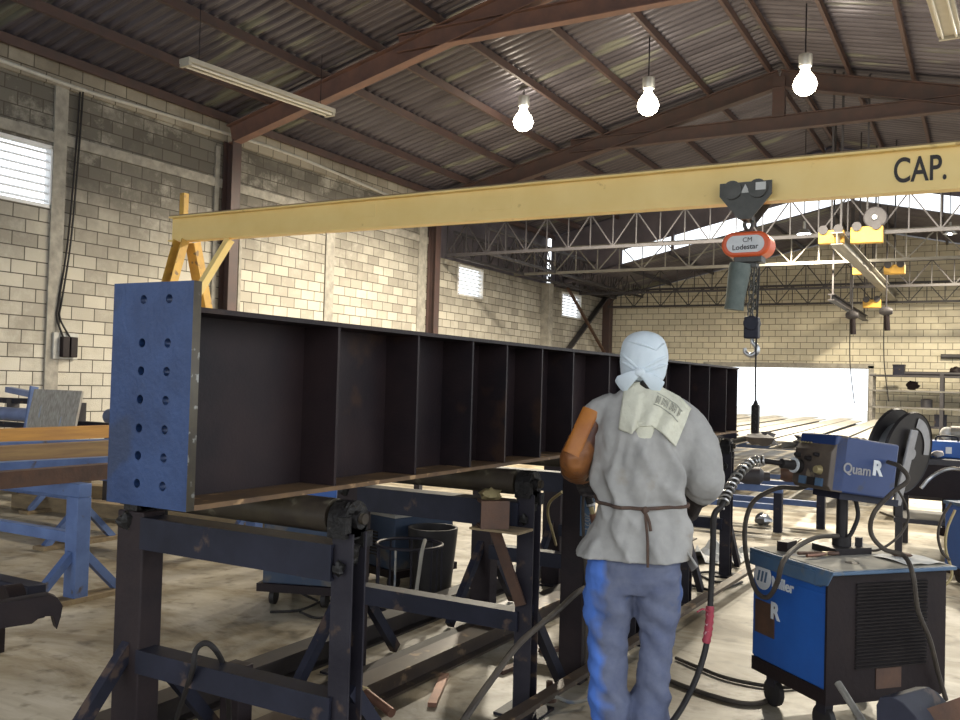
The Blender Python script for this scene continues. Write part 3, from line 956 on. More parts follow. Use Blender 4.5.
# clamp-on bracket on the second stand
b = thing('channel_bracket', 'rusty steel channel offcut resting on a plate at the second stand', 'bracket', (-1.86, 3.45, .8))
MB().bx(-1.96, -1.72, 3.40, 3.54, .808, .818).build('shelf_plate', TIMBER, b)
MB().channel((-1.925, 3.42, .878), (-1.83, 3.50, .878), .10, .12, .012).build('channel', RUST, b)
MB().bar((-1.88, 3.48, .81), (-1.77, 3.54, .48), .05, .012, (0, 1, 0)).build('strut', RUST, b)
tag(MB().ball((-1.89, 3.46, .958), .05, 10, sq=(1, .8, .55), lump=.5, seed=3).build('rag', BRASS), 'tan rag lying on the rusty channel at the second stand', 'rag')

# support post by the worker
sp = thing('support_post', 'thick black steel post with a stencilled blue panel beside the worker', 'post', (-1.76, 4.12, 0))
MB().bx(-1.82, -1.70, 4.06, 4.18, 0, 1.0).build('post', POSTBROWN, sp, bevel=.006)
MB().bx(-1.715, -1.645, 4.045, 4.06, .72, 1.0).build('panel', BLUEDULL, sp)
text_mesh('stencil', '2021', .045, (-1.68, 4.043, .79), (0, 0, -1), (1, 0, 0), GREYLABEL, sp)

# ================================================================== GANTRY CRANE
CY_, CZ = 8.42, 3.53
cr_ = thing('gantry_crane', 'long yellow gantry crane beam with black CAP. lettering on splayed legs', 'crane', (-9.3, CY_, 0))
X0, X1 = at(173, 222, Y=CY_).x, 4.2
def bh(x):
    return .315 + (x - X0) / (0 - X0) * .05
b = MB()
zt = CZ
# web, tapering slightly to the wall end
poly = [(X0, CY_ - .006, zt), (X1, CY_ - .006, zt), (X1, CY_ - .006, zt - bh(X1)), (X0, CY_ - .006, zt - bh(X0))]
b.prism(poly, (0, .012, 0))
for sgn in (0, 1):
    a0 = V((X0, CY_, zt - sgn * bh(X0))); a1 = V((X1, CY_, zt - sgn * bh(X1)))
    b.bar(a0, a1, .15, .02)
b.build('beam', YELLOW, cr_, smooth=False)
b = MB().bx(X0, X1, CY_ - .05, CY_ + .05, zt + .01, zt + .03)
b.build('top_rail', TIMBER, cr_)
for px, wd in ((364, .34), (495, .40)):
    c0 = at(px, 211 if px < 400 else 203, Y=CY_ - .007)
    b = MB()
    hw, hh = wd / 2, .075
    b.bx(c0.x - hw, c0.x + hw, CY_ - .011, CY_ - .006, c0.z - hh, c0.z + hh)
    b.build('patch_plate', YELLOW, cr_, bevel=.003)
cp = at(920, 170, Y=CY_ - .012)
cap = text_mesh('lettering', 'CAP.', .30, (cp.x, CY_ - .011, cp.z), (1, 0, 0), (0, 0, 1), BLACKPAINT, cr_, bold=.004, sx=.66)
cap['label'] = 'black hand-painted letters CAP.'
xl = X0 + .28
for k, (sy) in enumerate((-1, 1)):
    b = MB().channel((xl, CY_ + sy * .1, zt - .33), (xl, CY_ + sy * .92, .40), .12, .17, .012, up=(1, 0, 0), flip=sy)
    b.build('leg', YELDARK, cr_)
MB().bar((xl + .78, CY_, zt - .34), (xl + .1, CY_ - .4, zt - 1.75), .07, .11, (0, 1, 0)).build('knee_brace', YELLOW, cr_)
MB().bar((xl, CY_ - .75, 2.05), (xl, CY_ + .6, 2.05), .08, .08).build('leg_tie', YELDARK, cr_)
b = MB().bx(xl - .1, xl + .1, CY_ - 1.0, CY_ + 1.0, .2, .40)
for sy in (-.72, .72):
    b.lathe((xl - .06, CY_ + sy, .16), (1, 0, 0), [(0, 0), (0, .16), (.12, .16), (.12, 0)], 18)
b.build('end_truck', YELDARK, cr_)
MB().bx(xl - .12, xl - .04, CY_ - .04, CY_ + .04, zt + .02, zt + .32).build('stop_post', YELDARK, cr_)
# off-picture far leg
for sy in (-1, 1):
    MB().channel((3.9, CY_ + sy * .1, zt - .4), (3.9, CY_ + sy * 1.35, .2), .12, .17, .012, up=(1, 0, 0)).build('leg', YELDARK, cr_)

# electric chain hoist under the beam
hx = at(748, 210, Y=CY_).x
zb = zt - bh(hx)
h = thing('chain_hoist', 'orange electric chain hoist hanging from a trolley on the yellow beam', 'hoist', (hx, CY_, 2.2))
b = MB()
for sy in (-1, 1):
    y = CY_ + sy * .10
    b.prism([(hx - .235, y, zb + .17), (hx + .235, y, zb + .17), (hx + .235, y, zb + .05), (hx + .06, y, zb - .17), (hx - .06, y, zb - .17), (hx - .235, y, zb + .05)], (0, sy * .018, 0))
b.bx(hx - .05, hx + .05, CY_ - .1, CY_ + .1, zb - .17, zb - .12)
b.build('trolley_plate', HOISTGREY, h)
for sx in (-1, 1):
    for sy in (-1, 1):
        MB().lathe((hx + sx * .115, CY_ + sy * .118, zb + .10), (0, sy, 0), [(0, .0), (0, .085), (.03, .085), (.03, .05), (.035, 0)], 20).build('wheel', HOISTGREY, h)
MB().prism([(hx - .04, CY_ - .12, zb + .07), (hx + .04, CY_ - .12, zb + .07), (hx, CY_ - .12, zb + .15)], (0, -.003, 0)).build('warning_triangle', PAPER, h)
MB().bx(hx + .10, hx + .19, CY_ - .158, CY_ - .154, zb + .08, zb + .15).build('rating_plate', PAPER, h)
b = MB().tube(catmull([(hx + .01, CY_, zb - .14), (hx + .045, CY_, zb - .2), (hx + .01, CY_, zb - .27), (hx - .03, CY_, zb - .2), (hx + .01, CY_, zb - .14)], 6), .018, 8)
b.build('top_hook', HOISTGREY, h)
bz = zb - .40
b = MB()
prof = []
for k in range(32):
    a_ = 2 * pi * k / 32
    cx_ = .105 if cos(a_) >= 0 else -.105
    prof.append((hx + .01 + cx_ + .115 * cos(a_), CY_ - .12, bz + .115 * sin(a_)))
b.prism(prof, (0, .26, 0))
b.build('motor_body', ORANGE, h, bevel=.02)
lab_ = []
for k in range(32):
    a_ = 2 * pi * k / 32
    cx_ = .095 if cos(a_) >= 0 else -.095
    lab_.append((hx + .01 + cx_ + .075 * cos(a_), CY_ - .121, bz + .078 * sin(a_)))
MB().prism(lab_, (0, -.004, 0)).build('label_plate', WHITEPAINT, h)
text_mesh('brand_lettering', 'CM', .06, (hx + .03, CY_ - .126, bz + .035), (1, 0, .04), (0, 0, 1), BLACKPAINT, h)
text_mesh('brand_lettering', 'Lodestar', .066, (hx + .01, CY_ - .126, bz - .03), (1, 0, .04), (0, 0, 1), BLACKPAINT, h, bold=.001)
b = MB().bx(hx - .10, hx + .15, CY_ - .09, CY_ + .09, bz - .165, bz - .10)
b.bx(hx - .02, hx + .10, CY_ - .06, CY_ + .06, bz - .21, bz - .16)
b.build('lower_block', HOISTGREY, h, bevel=.008)
b = MB().lathe((hx - .045, CY_ - .06, bz - .17), (-.12, 0, -1), [(0, 0), (0, .095), (.04, .10), (.36, .085), (.43, .09), (.435, 0)], 20)
b.build('chain_container', CHAINBAG, h)


def chain(b, p0, p1, r=.014, n=None):
    p0, p1 = V(p0), V(p1)
    L = (p1 - p0).length
    n = n or max(2, int(L / (r * 3.0)))
    d = (p1 - p0).normalized()
    a = d.orthogonal().normalized()
    q = d.cross(a)
    for k in range(n):
        c = p0.lerp(p1, (k + .5) / n)
        s_ = a if k % 2 else q
        pts = []
        for j in range(9):
            th = 2 * pi * j / 8
            pts.append(c + d * cos(th) * r * 2.2 + s_ * sin(th) * r * 1.1)
        b.tube(pts, r * .36, 5, caps=False)
    return b


cb = MB()
chain(cb, (hx + .045, CY_ + .05, bz - .2), (hx + .035, CY_ - .02, bz - .66), .022)
chain(cb, (hx + .085, CY_ - .02, bz - .2), (hx + .085, CY_ - .02, bz - .66), .022)
cb.build('chain', HOISTGREY, h)
hb = bz - .66
b = MB().bx(hx - .005, hx + .125, CY_ - .06, CY_ + .04, hb - .20, hb)
b.lathe((hx + .06, CY_ - .07, hb - .06), (0, 1, 0), [(0, 0), (0, .07), (.12, .07), (.12, 0)], 18)
b.build('hook_block', STANDBLUE, h, bevel=.012)
hk = [V((hx + .04 + a_, CY_, hb + .04 + c_)) for a_, c_ in ((.02, -.23), (.025, -.27), (.06, -.31), (.065, -.36), (.02, -.395), (-.035, -.37), (-.045, -.325))]
hkp = catmull(hk, 5)
MB().tube(hkp, [.016 + .012 * sin(pi * i / (len(hkp) - 1)) for i in range(len(hkp))], 10).build('hook', CHROME, h)
cable('pendant_cord', [(hx + .12, CY_ - .03, bz - .2), (hx + .105, CY_ - .03, bz - 1.0), (hx + .11, CY_ - .02, 1.34)], .008, RUBBER, parent=h)
b = MB().box((hx + .11, CY_ - .02, 1.18), (.065, .06, .26))
for k in range(4):
    b.lathe((hx + .11, CY_ - .05, 1.09 + k * .06), (0, -1, 0), [(0, .016), (.012, .014), (.012, 0)], 10)
b.lathe((hx + .11, CY_ - .02, 1.30), (0, 0, 1), [(0, .03), (.05, .012), (.05, 0)], 10)
b.build('pendant_control', RUBBER, h, bevel=.008)

# ================================================================== LAMPS
def high_bay(x, y, z, label):
    t = thing('high_bay_lamp', label, 'lamp', (x, y, z), group='round high bay lamps under the roof')
    MB().lathe((x, y, z + .30), (0, 0, 1), [(0, 0), (0, .10), (.02, .11), (.2, .11), (.22, .03), (.22, 0)], 16).build('ballast_housing', REFLECTOR, t)
    MB().lathe((x, y, z), (0, 0, 1), [(-.17, 0), (-.16, .09), (-.10, .165), (0, .195), (.10, .165), (.20, .09), (.28, .06), (.29, 0)], 24).build('glass_globe', GLOW, t)
    MB().tube([(x, y, z + .5), (x, y, roof_z(x) - .02)], .012, 8).build('rod', STAND, t)
    ld = bpy.data.lights.new('lamp_light', 'SPOT')
    ld.energy = LAMP_W
    ld.color = (1.0, .90, .72)
    ld.spot_size = radians(165)
    ld.spot_blend = .35
    ld.shadow_soft_size = .16
    lo = bpy.data.objects.new('lamp_light', ld)
    COL.objects.link(lo)
    lo.parent = t
    lo.location = (0, 0, -.2)
    return t


for x, lab in ((-7.98, 'glowing round high bay lamp, first of the row from the window wall'), (-5.45, 'glowing round high bay lamp in the middle of the row'), (-2.74, 'glowing round high bay lamp next to the king post'), (-.05, 'glowing round high bay lamp at the edge of the view')):
    high_bay(x, 15.5, 6.53, lab)
for p, lab in ((at(804, 234, t=21.5), 'small pale round lamp below the bright roof gap'), (at(950, 234, t=23), 'tiny white lamp high on the right under the far roof')):
    t = thing('round_lamp', lab, 'lamp', p, group='small round lamps under the far trusses')
    MB().ball(p, .15 if p.x < -3 else .06, 14, sq=(1, 1, .45)).build('diffuser', GLOWCOOL, t)
    MB().lathe(p, (0, 0, 1), [(.0, .17), (.10, .10), (.12, .04), (.3, .03), (.3, 0)], 16).build('housing', REFLECTOR, t)
    ld = bpy.data.lights.new('lamp_light', 'SPOT')
    ld.energy = FAR_W
    ld.color = (1.0, .88, .66)
    ld.spot_size = radians(170)
    ld.spot_blend = .4
    ld.shadow_soft_size = .12
    lo = bpy.data.objects.new('lamp_light', ld)
    COL.objects.link(lo)
    lo.parent = t
    lo.location = (0, 0, -.16)
    MB().tube([p + V((0, 0, .3)), V((p.x, p.y, roof_z(p.x) + .0 if p.y < 26 else low_z(p.x) + .0))], .012, 6).build('rod', TRUSSM, t)
# steel halogen drum lamps near the yellow end trucks
def batten(p0, p1, wd, lab, roof):
    p0, p1 = V(p0), V(p1)
    t = thing('fluorescent_batten', lab, 'lamp', (p0 + p1) / 2, group='unlit fluorescent battens')
    MB().bar(p0, p1, wd, .07).build('housing', FLUO, t, bevel=.006)
    d = (p1 - p0).normalized()
    s_ = d.cross(V((0, 0, 1))).normalized()
    for k in (-1, 1):
        o = s_ * k * wd * .28 - V((0, 0, .06))
        MB().tube([p0 + d * .06 + o, p1 - d * .06 + o], .019, 10).build('tube', TUBE, t)
    for q in (p0, p1):
        s2 = 1 if q is p0 else -1
        MB().box(q + d * s2 * .03 - V((0, 0, .05)), (wd * .9, .05, .07), Matrix.Rotation(atan2(-d.x, d.y), 3, 'Z')).build('lamp_holder', FLUO, t)
        q2 = q + d * s2 * .25
        MB().tube([q2, V((q2.x, q2.y, roof_z(q2.x) - .02))], .006, 6).build('rod', STAND, t)
    return t


batten(at(184, 60, t=12.6), at(331, 112, t=15.0), .22, 'long unlit fluorescent batten hanging near the block wall', 1)
batten(at(925, -60, t=9.6), at(950, 34, t=12.6), .30, 'unlit fluorescent batten at the top right corner', 1)


# ================================================================== BLUE WELDING MACHINE AND ITS WIRE FEEDER
WP = V((-.576, 3.99, 0))
WYAW = radians(48)
WW, WD, WZ0, WZ1 = .60, .50, .15, .695
w = thing('welding_machine', 'large blue welding machine with black louvred end and white emblem, beside the worker', 'welding machine', WP, WYAW)
MB().bx(0, WW, 0, WD, WZ0 + .06, WZ1).build('cabinet', BLUE, w, world=False, bevel=.006)
MB().bx(-.004, WW + .004, -.004, WD + .004, WZ0, WZ0 + .062).build('skid_base', BLACKPANEL, w, world=False)
b = MB().bx(-.012, WW + .012, -.014, -.001, WZ0 + .02, WZ1 - .01)
b.build('rear_panel', BLACKPANEL, w, world=False)
b = MB()
for k in range(25):
    z = .30 + k * .0145
    b.box((WW * .53, -.018, z), (WW * .62, .012, .006), Matrix.Rotation(radians(25), 3, 'X'))
b.build('louvre', PLASTIC, w, world=False)
MB().bx(WW * .40, WW * .62, -.018, -.013, .205, .29).build('rating_plate', RUST, w, world=False)
b = MB().bx(-.003, 0, .0, WD, WZ0 + .07, WZ1 - .09)
b.build('side_panel', BLUE, w, world=False)
MB().bx(-.007, 0, .34, WD - .02, .33, .48).build('warning_label', RUST, w, world=False)
# lid: overhanging top with a skirt down the sides
b = MB()
b.bx(-.022, WW + .03, -.055, WD + .012, WZ1, WZ1 + .016)
b.bx(-.022, -.012, .02, WD + .012, WZ1 - .06, WZ1)
b.bx(WW + .02, WW + .03, .02, WD + .012, WZ1 - .06, WZ1)
b.prism([(-.022, -.055, WZ1 + .008), (-.022, .05, WZ1 + .008), (-.03, .05, WZ1 - .06), (-.03, -.03, WZ1 - .045)], (.008, 0, 0))
b.build('lid', BLUEDULL, w, world=False, bevel=.004)
MB().bx(-.005, WW + .01, -.04, WD, WZ1 + .016, WZ1 + .019).build('dust', DUSTY, w, world=False)
MB().lathe((.2, .09, WZ1 + .0195), (0, 0, 1), [(0, .03), (.001, .03), (.001, 0)], 20).build('filler_hole', BLACKPANEL, w, world=False)
# emblem on the blue side: round badge with three slanted bars, then the maker's name and a large R
def side_pt(y, z):
    return V((-.0075, y, z))
MB().lathe(side_pt(.425, .595), (-1, 0, 0), [(0, 0), (0, .062), (.002, .062), (.002, 0)], 32).build('badge', WHITEPAINT, w, world=False)
b = MB()
for k in (-1, 0, 1):
    y = .425 + k * .026
    b.prism([(-.0098, y + .016, .568), (-.0098, y + .002, .568), (-.0098, y - .010, .618), (-.0098, y + .004, .618)], (-.001, 0, 0))
b.build('badge_bar', BLUEDULL, w, world=False)
text_mesh('maker_lettering', 'Miller', .066, side_pt(.285, .583), (0, -1, 0), (0, 0, 1), WHITEPAINT, w, bold=.0015, world=False)
text_mesh('letter', 'R', .10, side_pt(.335, .452), (0, -1, 0), (0, 0, 1), WHITEPAINT, w, bold=.004, world=False)
for x, y in ((.06, .08), (WW - .06, .08), (.06, WD - .08), (WW - .06, WD - .08)):
    b = MB().bx(x - .02, x + .02, y - .03, y + .03, .09, WZ0)
    c_ = MB().lathe((x - .018, y, .062), (1, 0, 0), [(0, 0), (0, .05), (.006, .062), (.03, .062), (.036, .05), (.036, 0)], 18)
    b.build('caster_fork', STAND, w, world=False)
    c_.build('caster_wheel', RUBBER, w, world=False)

# wire feeder on its post
FP = V((-.609, 4.145, 1.02))
FYAW, FTILT = radians(50), radians(7)
fd = thing('wire_feeder', 'blue wire feeder box with brown control face on a post above the welding machine', 'wire feeder', FP, FYAW)
fd.rotation_euler = (0, FTILT, FYAW)
FL, FW, FH = .375, .23, .245
MB().bx(.02, FL, 0, FW, .0, FH).build('cover', FEEDBLUE, fd, world=False, bevel=.008)
b = MB().prism([(0.02, 0, 0), (0.0, 0, .02), (0.0, 0, FH - .075), (.05, 0, FH + .003), (.085, 0, FH + .003), (.085, 0, 0)], (0, FW, 0))
b.build('control_face', CONSOLE, fd, world=False, bevel=.004)
for y, z, r in ((.06, .085, .022), (.13, .13, .013), (.2, .14, .012), (.08, .15, .010)):
    MB().lathe((0, y, z), (-1, 0, 0), [(0, 0), (0, r), (.012, r * .9), (.024, r * .7), (.024, 0)], 14).build('knob', BRASS if r > .02 else PLASTIC, fd, world=False)
for y in (.05, .10, .155):
    MB().bx(-.01, .0, y - .02, y + .02, .015, .05).build('socket', BLUEDULL if y != .10 else PLASTIC, fd, world=False)
b = MB()
for k in range(2):
    for j in range(5):
        b.box((.0265 - k * .012, .15 + j * .018, FH - .028 - k * .016), (.004, .010, .008), Matrix.Rotation(radians(35), 3, 'Y'))
b.build('faded_marking', BRASS, fd, world=False)
text_mesh('letter', 'R', .088, (.262, -.0012, .125), (1, 0, 0), (0, 0, 1), WHITEPAINT, fd, bold=.004, world=False)
text_mesh('script_lettering', 'Quam', .062, (.15, -.0012, .108), (1, 0, 0), (0, 0, 1), GREYLABEL, fd, bold=.001, world=False)
b = MB().lathe((-.0, .19, .09), (-1, 0, 0), [(0, .032), (.02, .032), (.02, .024), (.10, .022), (.10, .015), (.10, 0)], 16)
b.build('gun_connector', RUBBER, fd, world=False)
MB().lathe((-.028, .19, .09), (-1, 0, 0), [(0, .0345), (.008, .0345), (.008, 0)], 16).build('clamp_ring', WHITEPAINT, fd, world=False)
MB().bx(.1, FL + .06, .03, FW - .03, -.03, 0).build('support_tray', STANDBLUE, fd, world=False)
# post (belongs to the feeder) stands on the machine lid
fm = mw(fd).inverted()
pc = at(842, 520, t=4.15)
b = MB().tube([fm @ V((pc.x, pc.y, WZ1 + .03)), fm @ V((pc.x, pc.y, 1.0))], .026, 14)
b.build('post', PLASTIC, fd, world=False)
b = MB().box((pc.x, pc.y, WZ1 + .034), (.20, .16, .03), Matrix.Rotation(WYAW, 3, 'Z'))
b.box((pc.x + .07, pc.y + .03, WZ1 + .06), (.03, .03, .06))
b.tube([(pc.x, pc.y, WZ1 + .04), (pc.x, pc.y, WZ1 + .09)], .042, 14)
b.build('post_base', PLASTIC, fd)
cable('post_cable', [at(855, 497, t=4.12), at(858, 515, t=4.12), at(853, 530, t=4.12), at(848, 538, t=4.12)], .010, RUBBER, parent=fd)

# wire spool behind the feeder
sc_ = at(907, 453, t=4.36)
ax = V((-.885, .435, .16)).normalized()
sp = thing('wire_spool', 'large black welding wire spool with a grey label on its near flange', 'spool', sc_)
def flange(c, name):
    b = MB().lathe(c, ax, [(-.006, .03), (-.006, .196), (-.010, .200), (.004, .204), (.008, .198), (.006, .03), (-.006, .03)], 40)
    return b.build(name, PLASTIC, sp)
flange(sc_, 'near_flange')
flange(sc_ + ax * .085, 'far_flange')
MB().lathe(sc_, ax, [(.0, .03), (.006, .13), (.079, .13), (.085, .03)], 36).build('wire_coil', CHROME, sp)
MB().lathe(sc_, ax, [(-.03, 0), (-.03, .026), (.11, .026), (.11, 0)], 18).build('hub', GREYLABEL, sp)
pa = V((0, 0, 1)).cross(ax).normalized()
pb = ax.cross(pa)
def arc(r0, r1, a0, a1, off, n=16):
    P_ = []
    for k in range(n + 1):
        a_ = a0 + (a1 - a0) * k / n
        P_.append(sc_ + ax * off + (pa * cos(a_) + pb * sin(a_)) * r1)
    for k in range(n, -1, -1):
        a_ = a0 + (a1 - a0) * k / n
        P_.append(sc_ + ax * off + (pa * cos(a_) + pb * sin(a_)) * r0)
    return P_
for sg in ():
    pass
b = MB()
for n0 in range(14):
    a0, a1 = radians(100) + n0 * radians(6), radians(100) + (n0 + 1) * radians(6)
    b.prism(arc(.128, .176, a0, a1, -.0105, 1), ax * -.0015)
b.build('paper_label', GREYLABEL, sp)
b = MB().bar(sc_ - ax * .028 + pb * .12 + pa * .02, sc_ - ax * .028 - pb * .25 - pa * -.06, .06, .012, ax)
b.build('carrier_arm', GREYLABEL, sp, bevel=.004)

# on the machine's lid
L0 = mw(w)
def lid(x, y, z=0):
    return L0 @ V((x, y, WZ1 + .019 + z))
q = lid(.10, .40)
tag(MB().box((q.x, q.y, q.z + .022), (.10, .05, .044), Matrix.Rotation(WYAW + .5, 3, 'Z')).build('block', BLACKPANEL), 'small black block on the back of the welding machine lid', 'block')
pl_ = thing('pliers', 'reddish pliers lying on the welding machine lid', 'pliers', lid(.16, .24), WYAW)
for k, m in ((-1, COPPER), (1, RUST)):
    MB().tube(catmull([(-.10, k * .03, .012), (-.04, k * .022, .012), (.02, k * .004, .012), (.05, -k * .008, .012), (.09, -k * .004, .012)], 5), .008, 8).build('handle', m, pl_, world=False)
MB().tube([(.02, 0, .004), (.02, 0, .02)], .012, 12).build('rivet', BRASS, pl_, world=False)
q = lid(.50, .12)
tag(MB().grid(lambda u, v: lid(.40 + .21 * u, -.02 + .22 * v, .004 + .006 * sin(6 * u + 3 * v) ** 2), 10, 10).build('paper_sheet', PAPER), 'pale paper sheet on the right end of the machine lid', 'paper')
tag(MB().ball(lid(.50, .13, .018), .03, 8, sq=(1.6, .8, .35), lump=.5).build('wire_scrap', RUST), 'rusty scrap lying on the pale paper sheet', 'scrap')

# cables around the machine
TC = 3.72
cable('power_cable', [at(838, 536, t=4.12), at(818, 537, t=4.05), at(797, 547, t=3.95), at(783, 562, t=3.78), at(777, 583, t=3.84), at(768, 597, t=3.92), at(757, 592, t=4.0), at(749, 570, t=4.1), at(745, 545, t=4.22), at(746, 520, t=4.25), at(755, 500, t=4.3), at(778, 488, t=4.3), at(800, 488, t=4.25), at(815, 482, t=4.2)], .011, RUBBERBROWN, 'thick brown cable looping over the blue side of the welding machine', 'cable')
cable('control_cable', [at(888, 462, t=4.0), at(900, 467, t=3.9), at(908, 480, t=3.85), at(892, 493, t=3.85), at(874, 513, t=3.85), at(871, 533, t=3.88), at(884, 549, t=3.85), at(904, 556, t=3.82), at(913, 575, t=3.72), at(918, 610, t=3.74), at(930, 640, t=3.78), at(938, 672, t=3.84), at(946, 700, t=3.86)], .010, RUBBERBROWN, 'brown cable hanging in a loop behind the spool and down the black louvred end', 'cable')
cable('control_cable', [at(898, 490, t=4.2), at(906, 505, t=4.2), at(908, 520, t=4.2), at(898, 537, t=4.15), at(878, 550, t=4.12), at(860, 548, t=4.15)], .006, RUBBERBROWN, 'thin brown cable curling from the spool to the post foot', 'cable')
# spring-wrapped gun cable to the worker's right hand
gc = [mw(fd) @ V((-.09, .19, .09)), at(757, 461, t=4.10), at(742, 470, t=4.02), at(730, 488, t=3.9), at(722, 505, t=3.80), at(714, 516, t=3.78), at(713, 545, t=3.78), at(711, 590, t=3.78), at(709, 625, t=3.76), at(704, 655, t=3.74), at(692, 688, t=3.68), at(672, 722, t=3.6), at(640, 752, Z=.02), at(600, 765, Z=.02)]
gn = thing('gun_cable', 'black welding gun cable with a steel spring and red tape, hanging from the worker', 'cable', gc[4])
MB().tube(catmull(gc, 8), .0125, 10).build('cable', RUBBER, gn)
pth = catmull(gc[:5], 30)
hel = []
tt = 0
for i in range(len(pth) - 1):
    d = (pth[i + 1] - pth[i]).normalized()
    a_ = d.orthogonal().normalized()
    b_ = d.cross(a_)
    for k in range(3):
        tt += .14 * 2 * pi / 3 * (len(pth) / 121)
        hel.append(pth[i].lerp(pth[i + 1], k / 3) + (V((0, 0, 1)).cross(d).normalized() * cos(tt) + d.cross(V((0, 0, 1)).cross(d).normalized()) * sin(tt)) * .020)
MB().tube(hel[60:], .0055, 6).build('spring', SPRING, gn)
tp = catmull([at(710, 606, t=3.77), at(709, 625, t=3.76), at(706, 643, t=3.75)], 6)
MB().tube(tp, [.016 + .003 * (i % 2) for i in range(len(tp))], 10).build('tape', RED, gn)
b = MB().tube(catmull([at(709, 612, t=3.75), at(703, 609, t=3.72), at(697, 612, t=3.72)], 4), .004, 6)
b.build('tape_tail', RED, gn)
cable('floor_hose', [at(676, 658, Z=.012), at(700, 668, Z=.012), at(730, 679, Z=.012), at(775, 687, Z=.012), at(800, 686, Z=.012)], .010, RUBBERBROWN, 'thin brown hose on the floor left of the welding machine, the farther of two', 'hose', k=6)
cable('floor_hose', [at(668, 680, Z=.012), at(700, 692, Z=.012), at(740, 703, Z=.012), at(764, 702, Z=.012), at(775, 692, Z=.014)], .012, RUBBERBROWN, 'thicker brown hose on the floor left of the welding machine, the nearer of two', 'hose', k=6)
# machine foot, lower right corner of the view
t = thing('steel_fender', 'curved blue-grey steel fender in front of the black louvred end', 'fender', at(905, 735, t=3.15))
c0 = at(877, 745, t=3.15)
fr = []
A_ = [at(x, y, t=3.15) for x, y in ((877, 760), (876, 705), (880, 697), (893, 697), (903, 703), (915, 716), (930, 740), (935, 765))]
MB().prism(A_, V((.10, .20, 0))).build('fender_plate', STANDBLUE, t, bevel=.003)
MB().prism([at(x, y, t=3.2) for x, y in ((914, 713), (975, 692), (985, 770), (935, 770))], V((.02, .03, 0))).build('apron_plate', RUST, t)
MB().bx(c0.x - .02, c0.x + .35, c0.y + .05, c0.y + .14, 0, A_[0].z + .02).build('pedestal', BLACKPANEL, t)
tag(MB().tube([at(838, 683, t=3.45), at(864, 724, t=3.3), at(885, 758, t=3.2), at(900, 790, t=3.12)], .014, 10).build('steel_pipe', BARGREY), 'pale grey-green pipe leaning by the corner of the welding machine', 'pipe')
q = at(812, 722, t=3.45)
b = MB().lathe((q.x, q.y, .07), (1, .3, 0), [(0, 0), (0, .06), (.10, .07), (.12, .045), (.12, 0)], 20)
tag(b.build('cable_drum', RUST), 'dark rusty drum on the floor under the near corner of the machine', 'drum')

# ================================================================== THE WORKER
WK = V((-1.262, 3.60, 0))
WKYAW = radians(19.4)
TOR = [(.745, -.012, -.01, .226, .165), (.78, -.012, -.005, .215, .160), (.86, -.008, .0, .196, .152), (.93, -.008, .005, .176, .142), (.975, -.008, .008, .164, .132), (1.01, -.006, .010, .178, .148), (1.06, .0, .012, .190, .156), (1.14, .004, .018, .195, .155), (1.24, .008, .03, .199, .148), (1.31, .010, .045, .203, .134), (1.355, .008, .056, .190, .120), (1.395, .006, .064, .150, .102), (1.43, .004, .07, .098, .082), (1.475, .002, .072, .070, .070)]


def tor(z):
    if z <= TOR[0][0]:
        return TOR[0]
    for a_, b_ in zip(TOR, TOR[1:]):
        if a_[0] <= z <= b_[0]:
            k = (z - a_[0]) / (b_[0] - a_[0])
            return tuple(p * (1 - k) + q_ * k for p, q_ in zip(a_, b_))
    return TOR[-1]


def drape(x, z, y):
    """depth of the cloth folds at a point of the shirt"""
    a_ = noise.noise(V((x * 13 + z * 3.0, z * 2.6, y * 6)))
    b_ = noise.noise(V((x * 27 - z * 5.0, z * 5.0, y * 9 + 4)))
    k = max(0.0, min(1.0, (1.36 - z) / .2))
    bl = math.exp(-((z - 1.03) / .06) ** 2) * .010 * abs(noise.noise(V((x * 20, 1, y * 9))))
    ridge = abs(noise.noise(V((x * 9 + z * 5.5 + 2, z * 1.6, y * 4)))) - .22
    return max(-.009, (.046 * a_ + .028 * b_ - .080 * ridge) * k + bl)


def back_y(x, z):
    _, xc, yc, hw, hd = tor(z)
    k = min(.97, abs(x - xc) / hw)
    y = yc - hd * (1 - k ** 2.3) ** (1 / 2.3)
    return y - max(0.0, drape(x, z, y))


def cloud(o, strength, size, name):
    tx = bpy.data.textures.new(name, 'CLOUDS')
    tx.noise_scale = size
    tx.noise_depth = 3
    d = o.modifiers.new('folds', 'DISPLACE')
    d.texture = tx
    d.strength = strength
    d.mid_level = .5
    return o


def remesh(o, size, smooth=4):
    r = o.modifiers.new('one_surface', 'REMESH')
    r.mode = 'VOXEL'
    r.voxel_size = size
    r.use_smooth_shade = True
    s_ = o.modifiers.new('soften', 'SMOOTH')
    s_.factor = .5
    s_.iterations = smooth
    return o


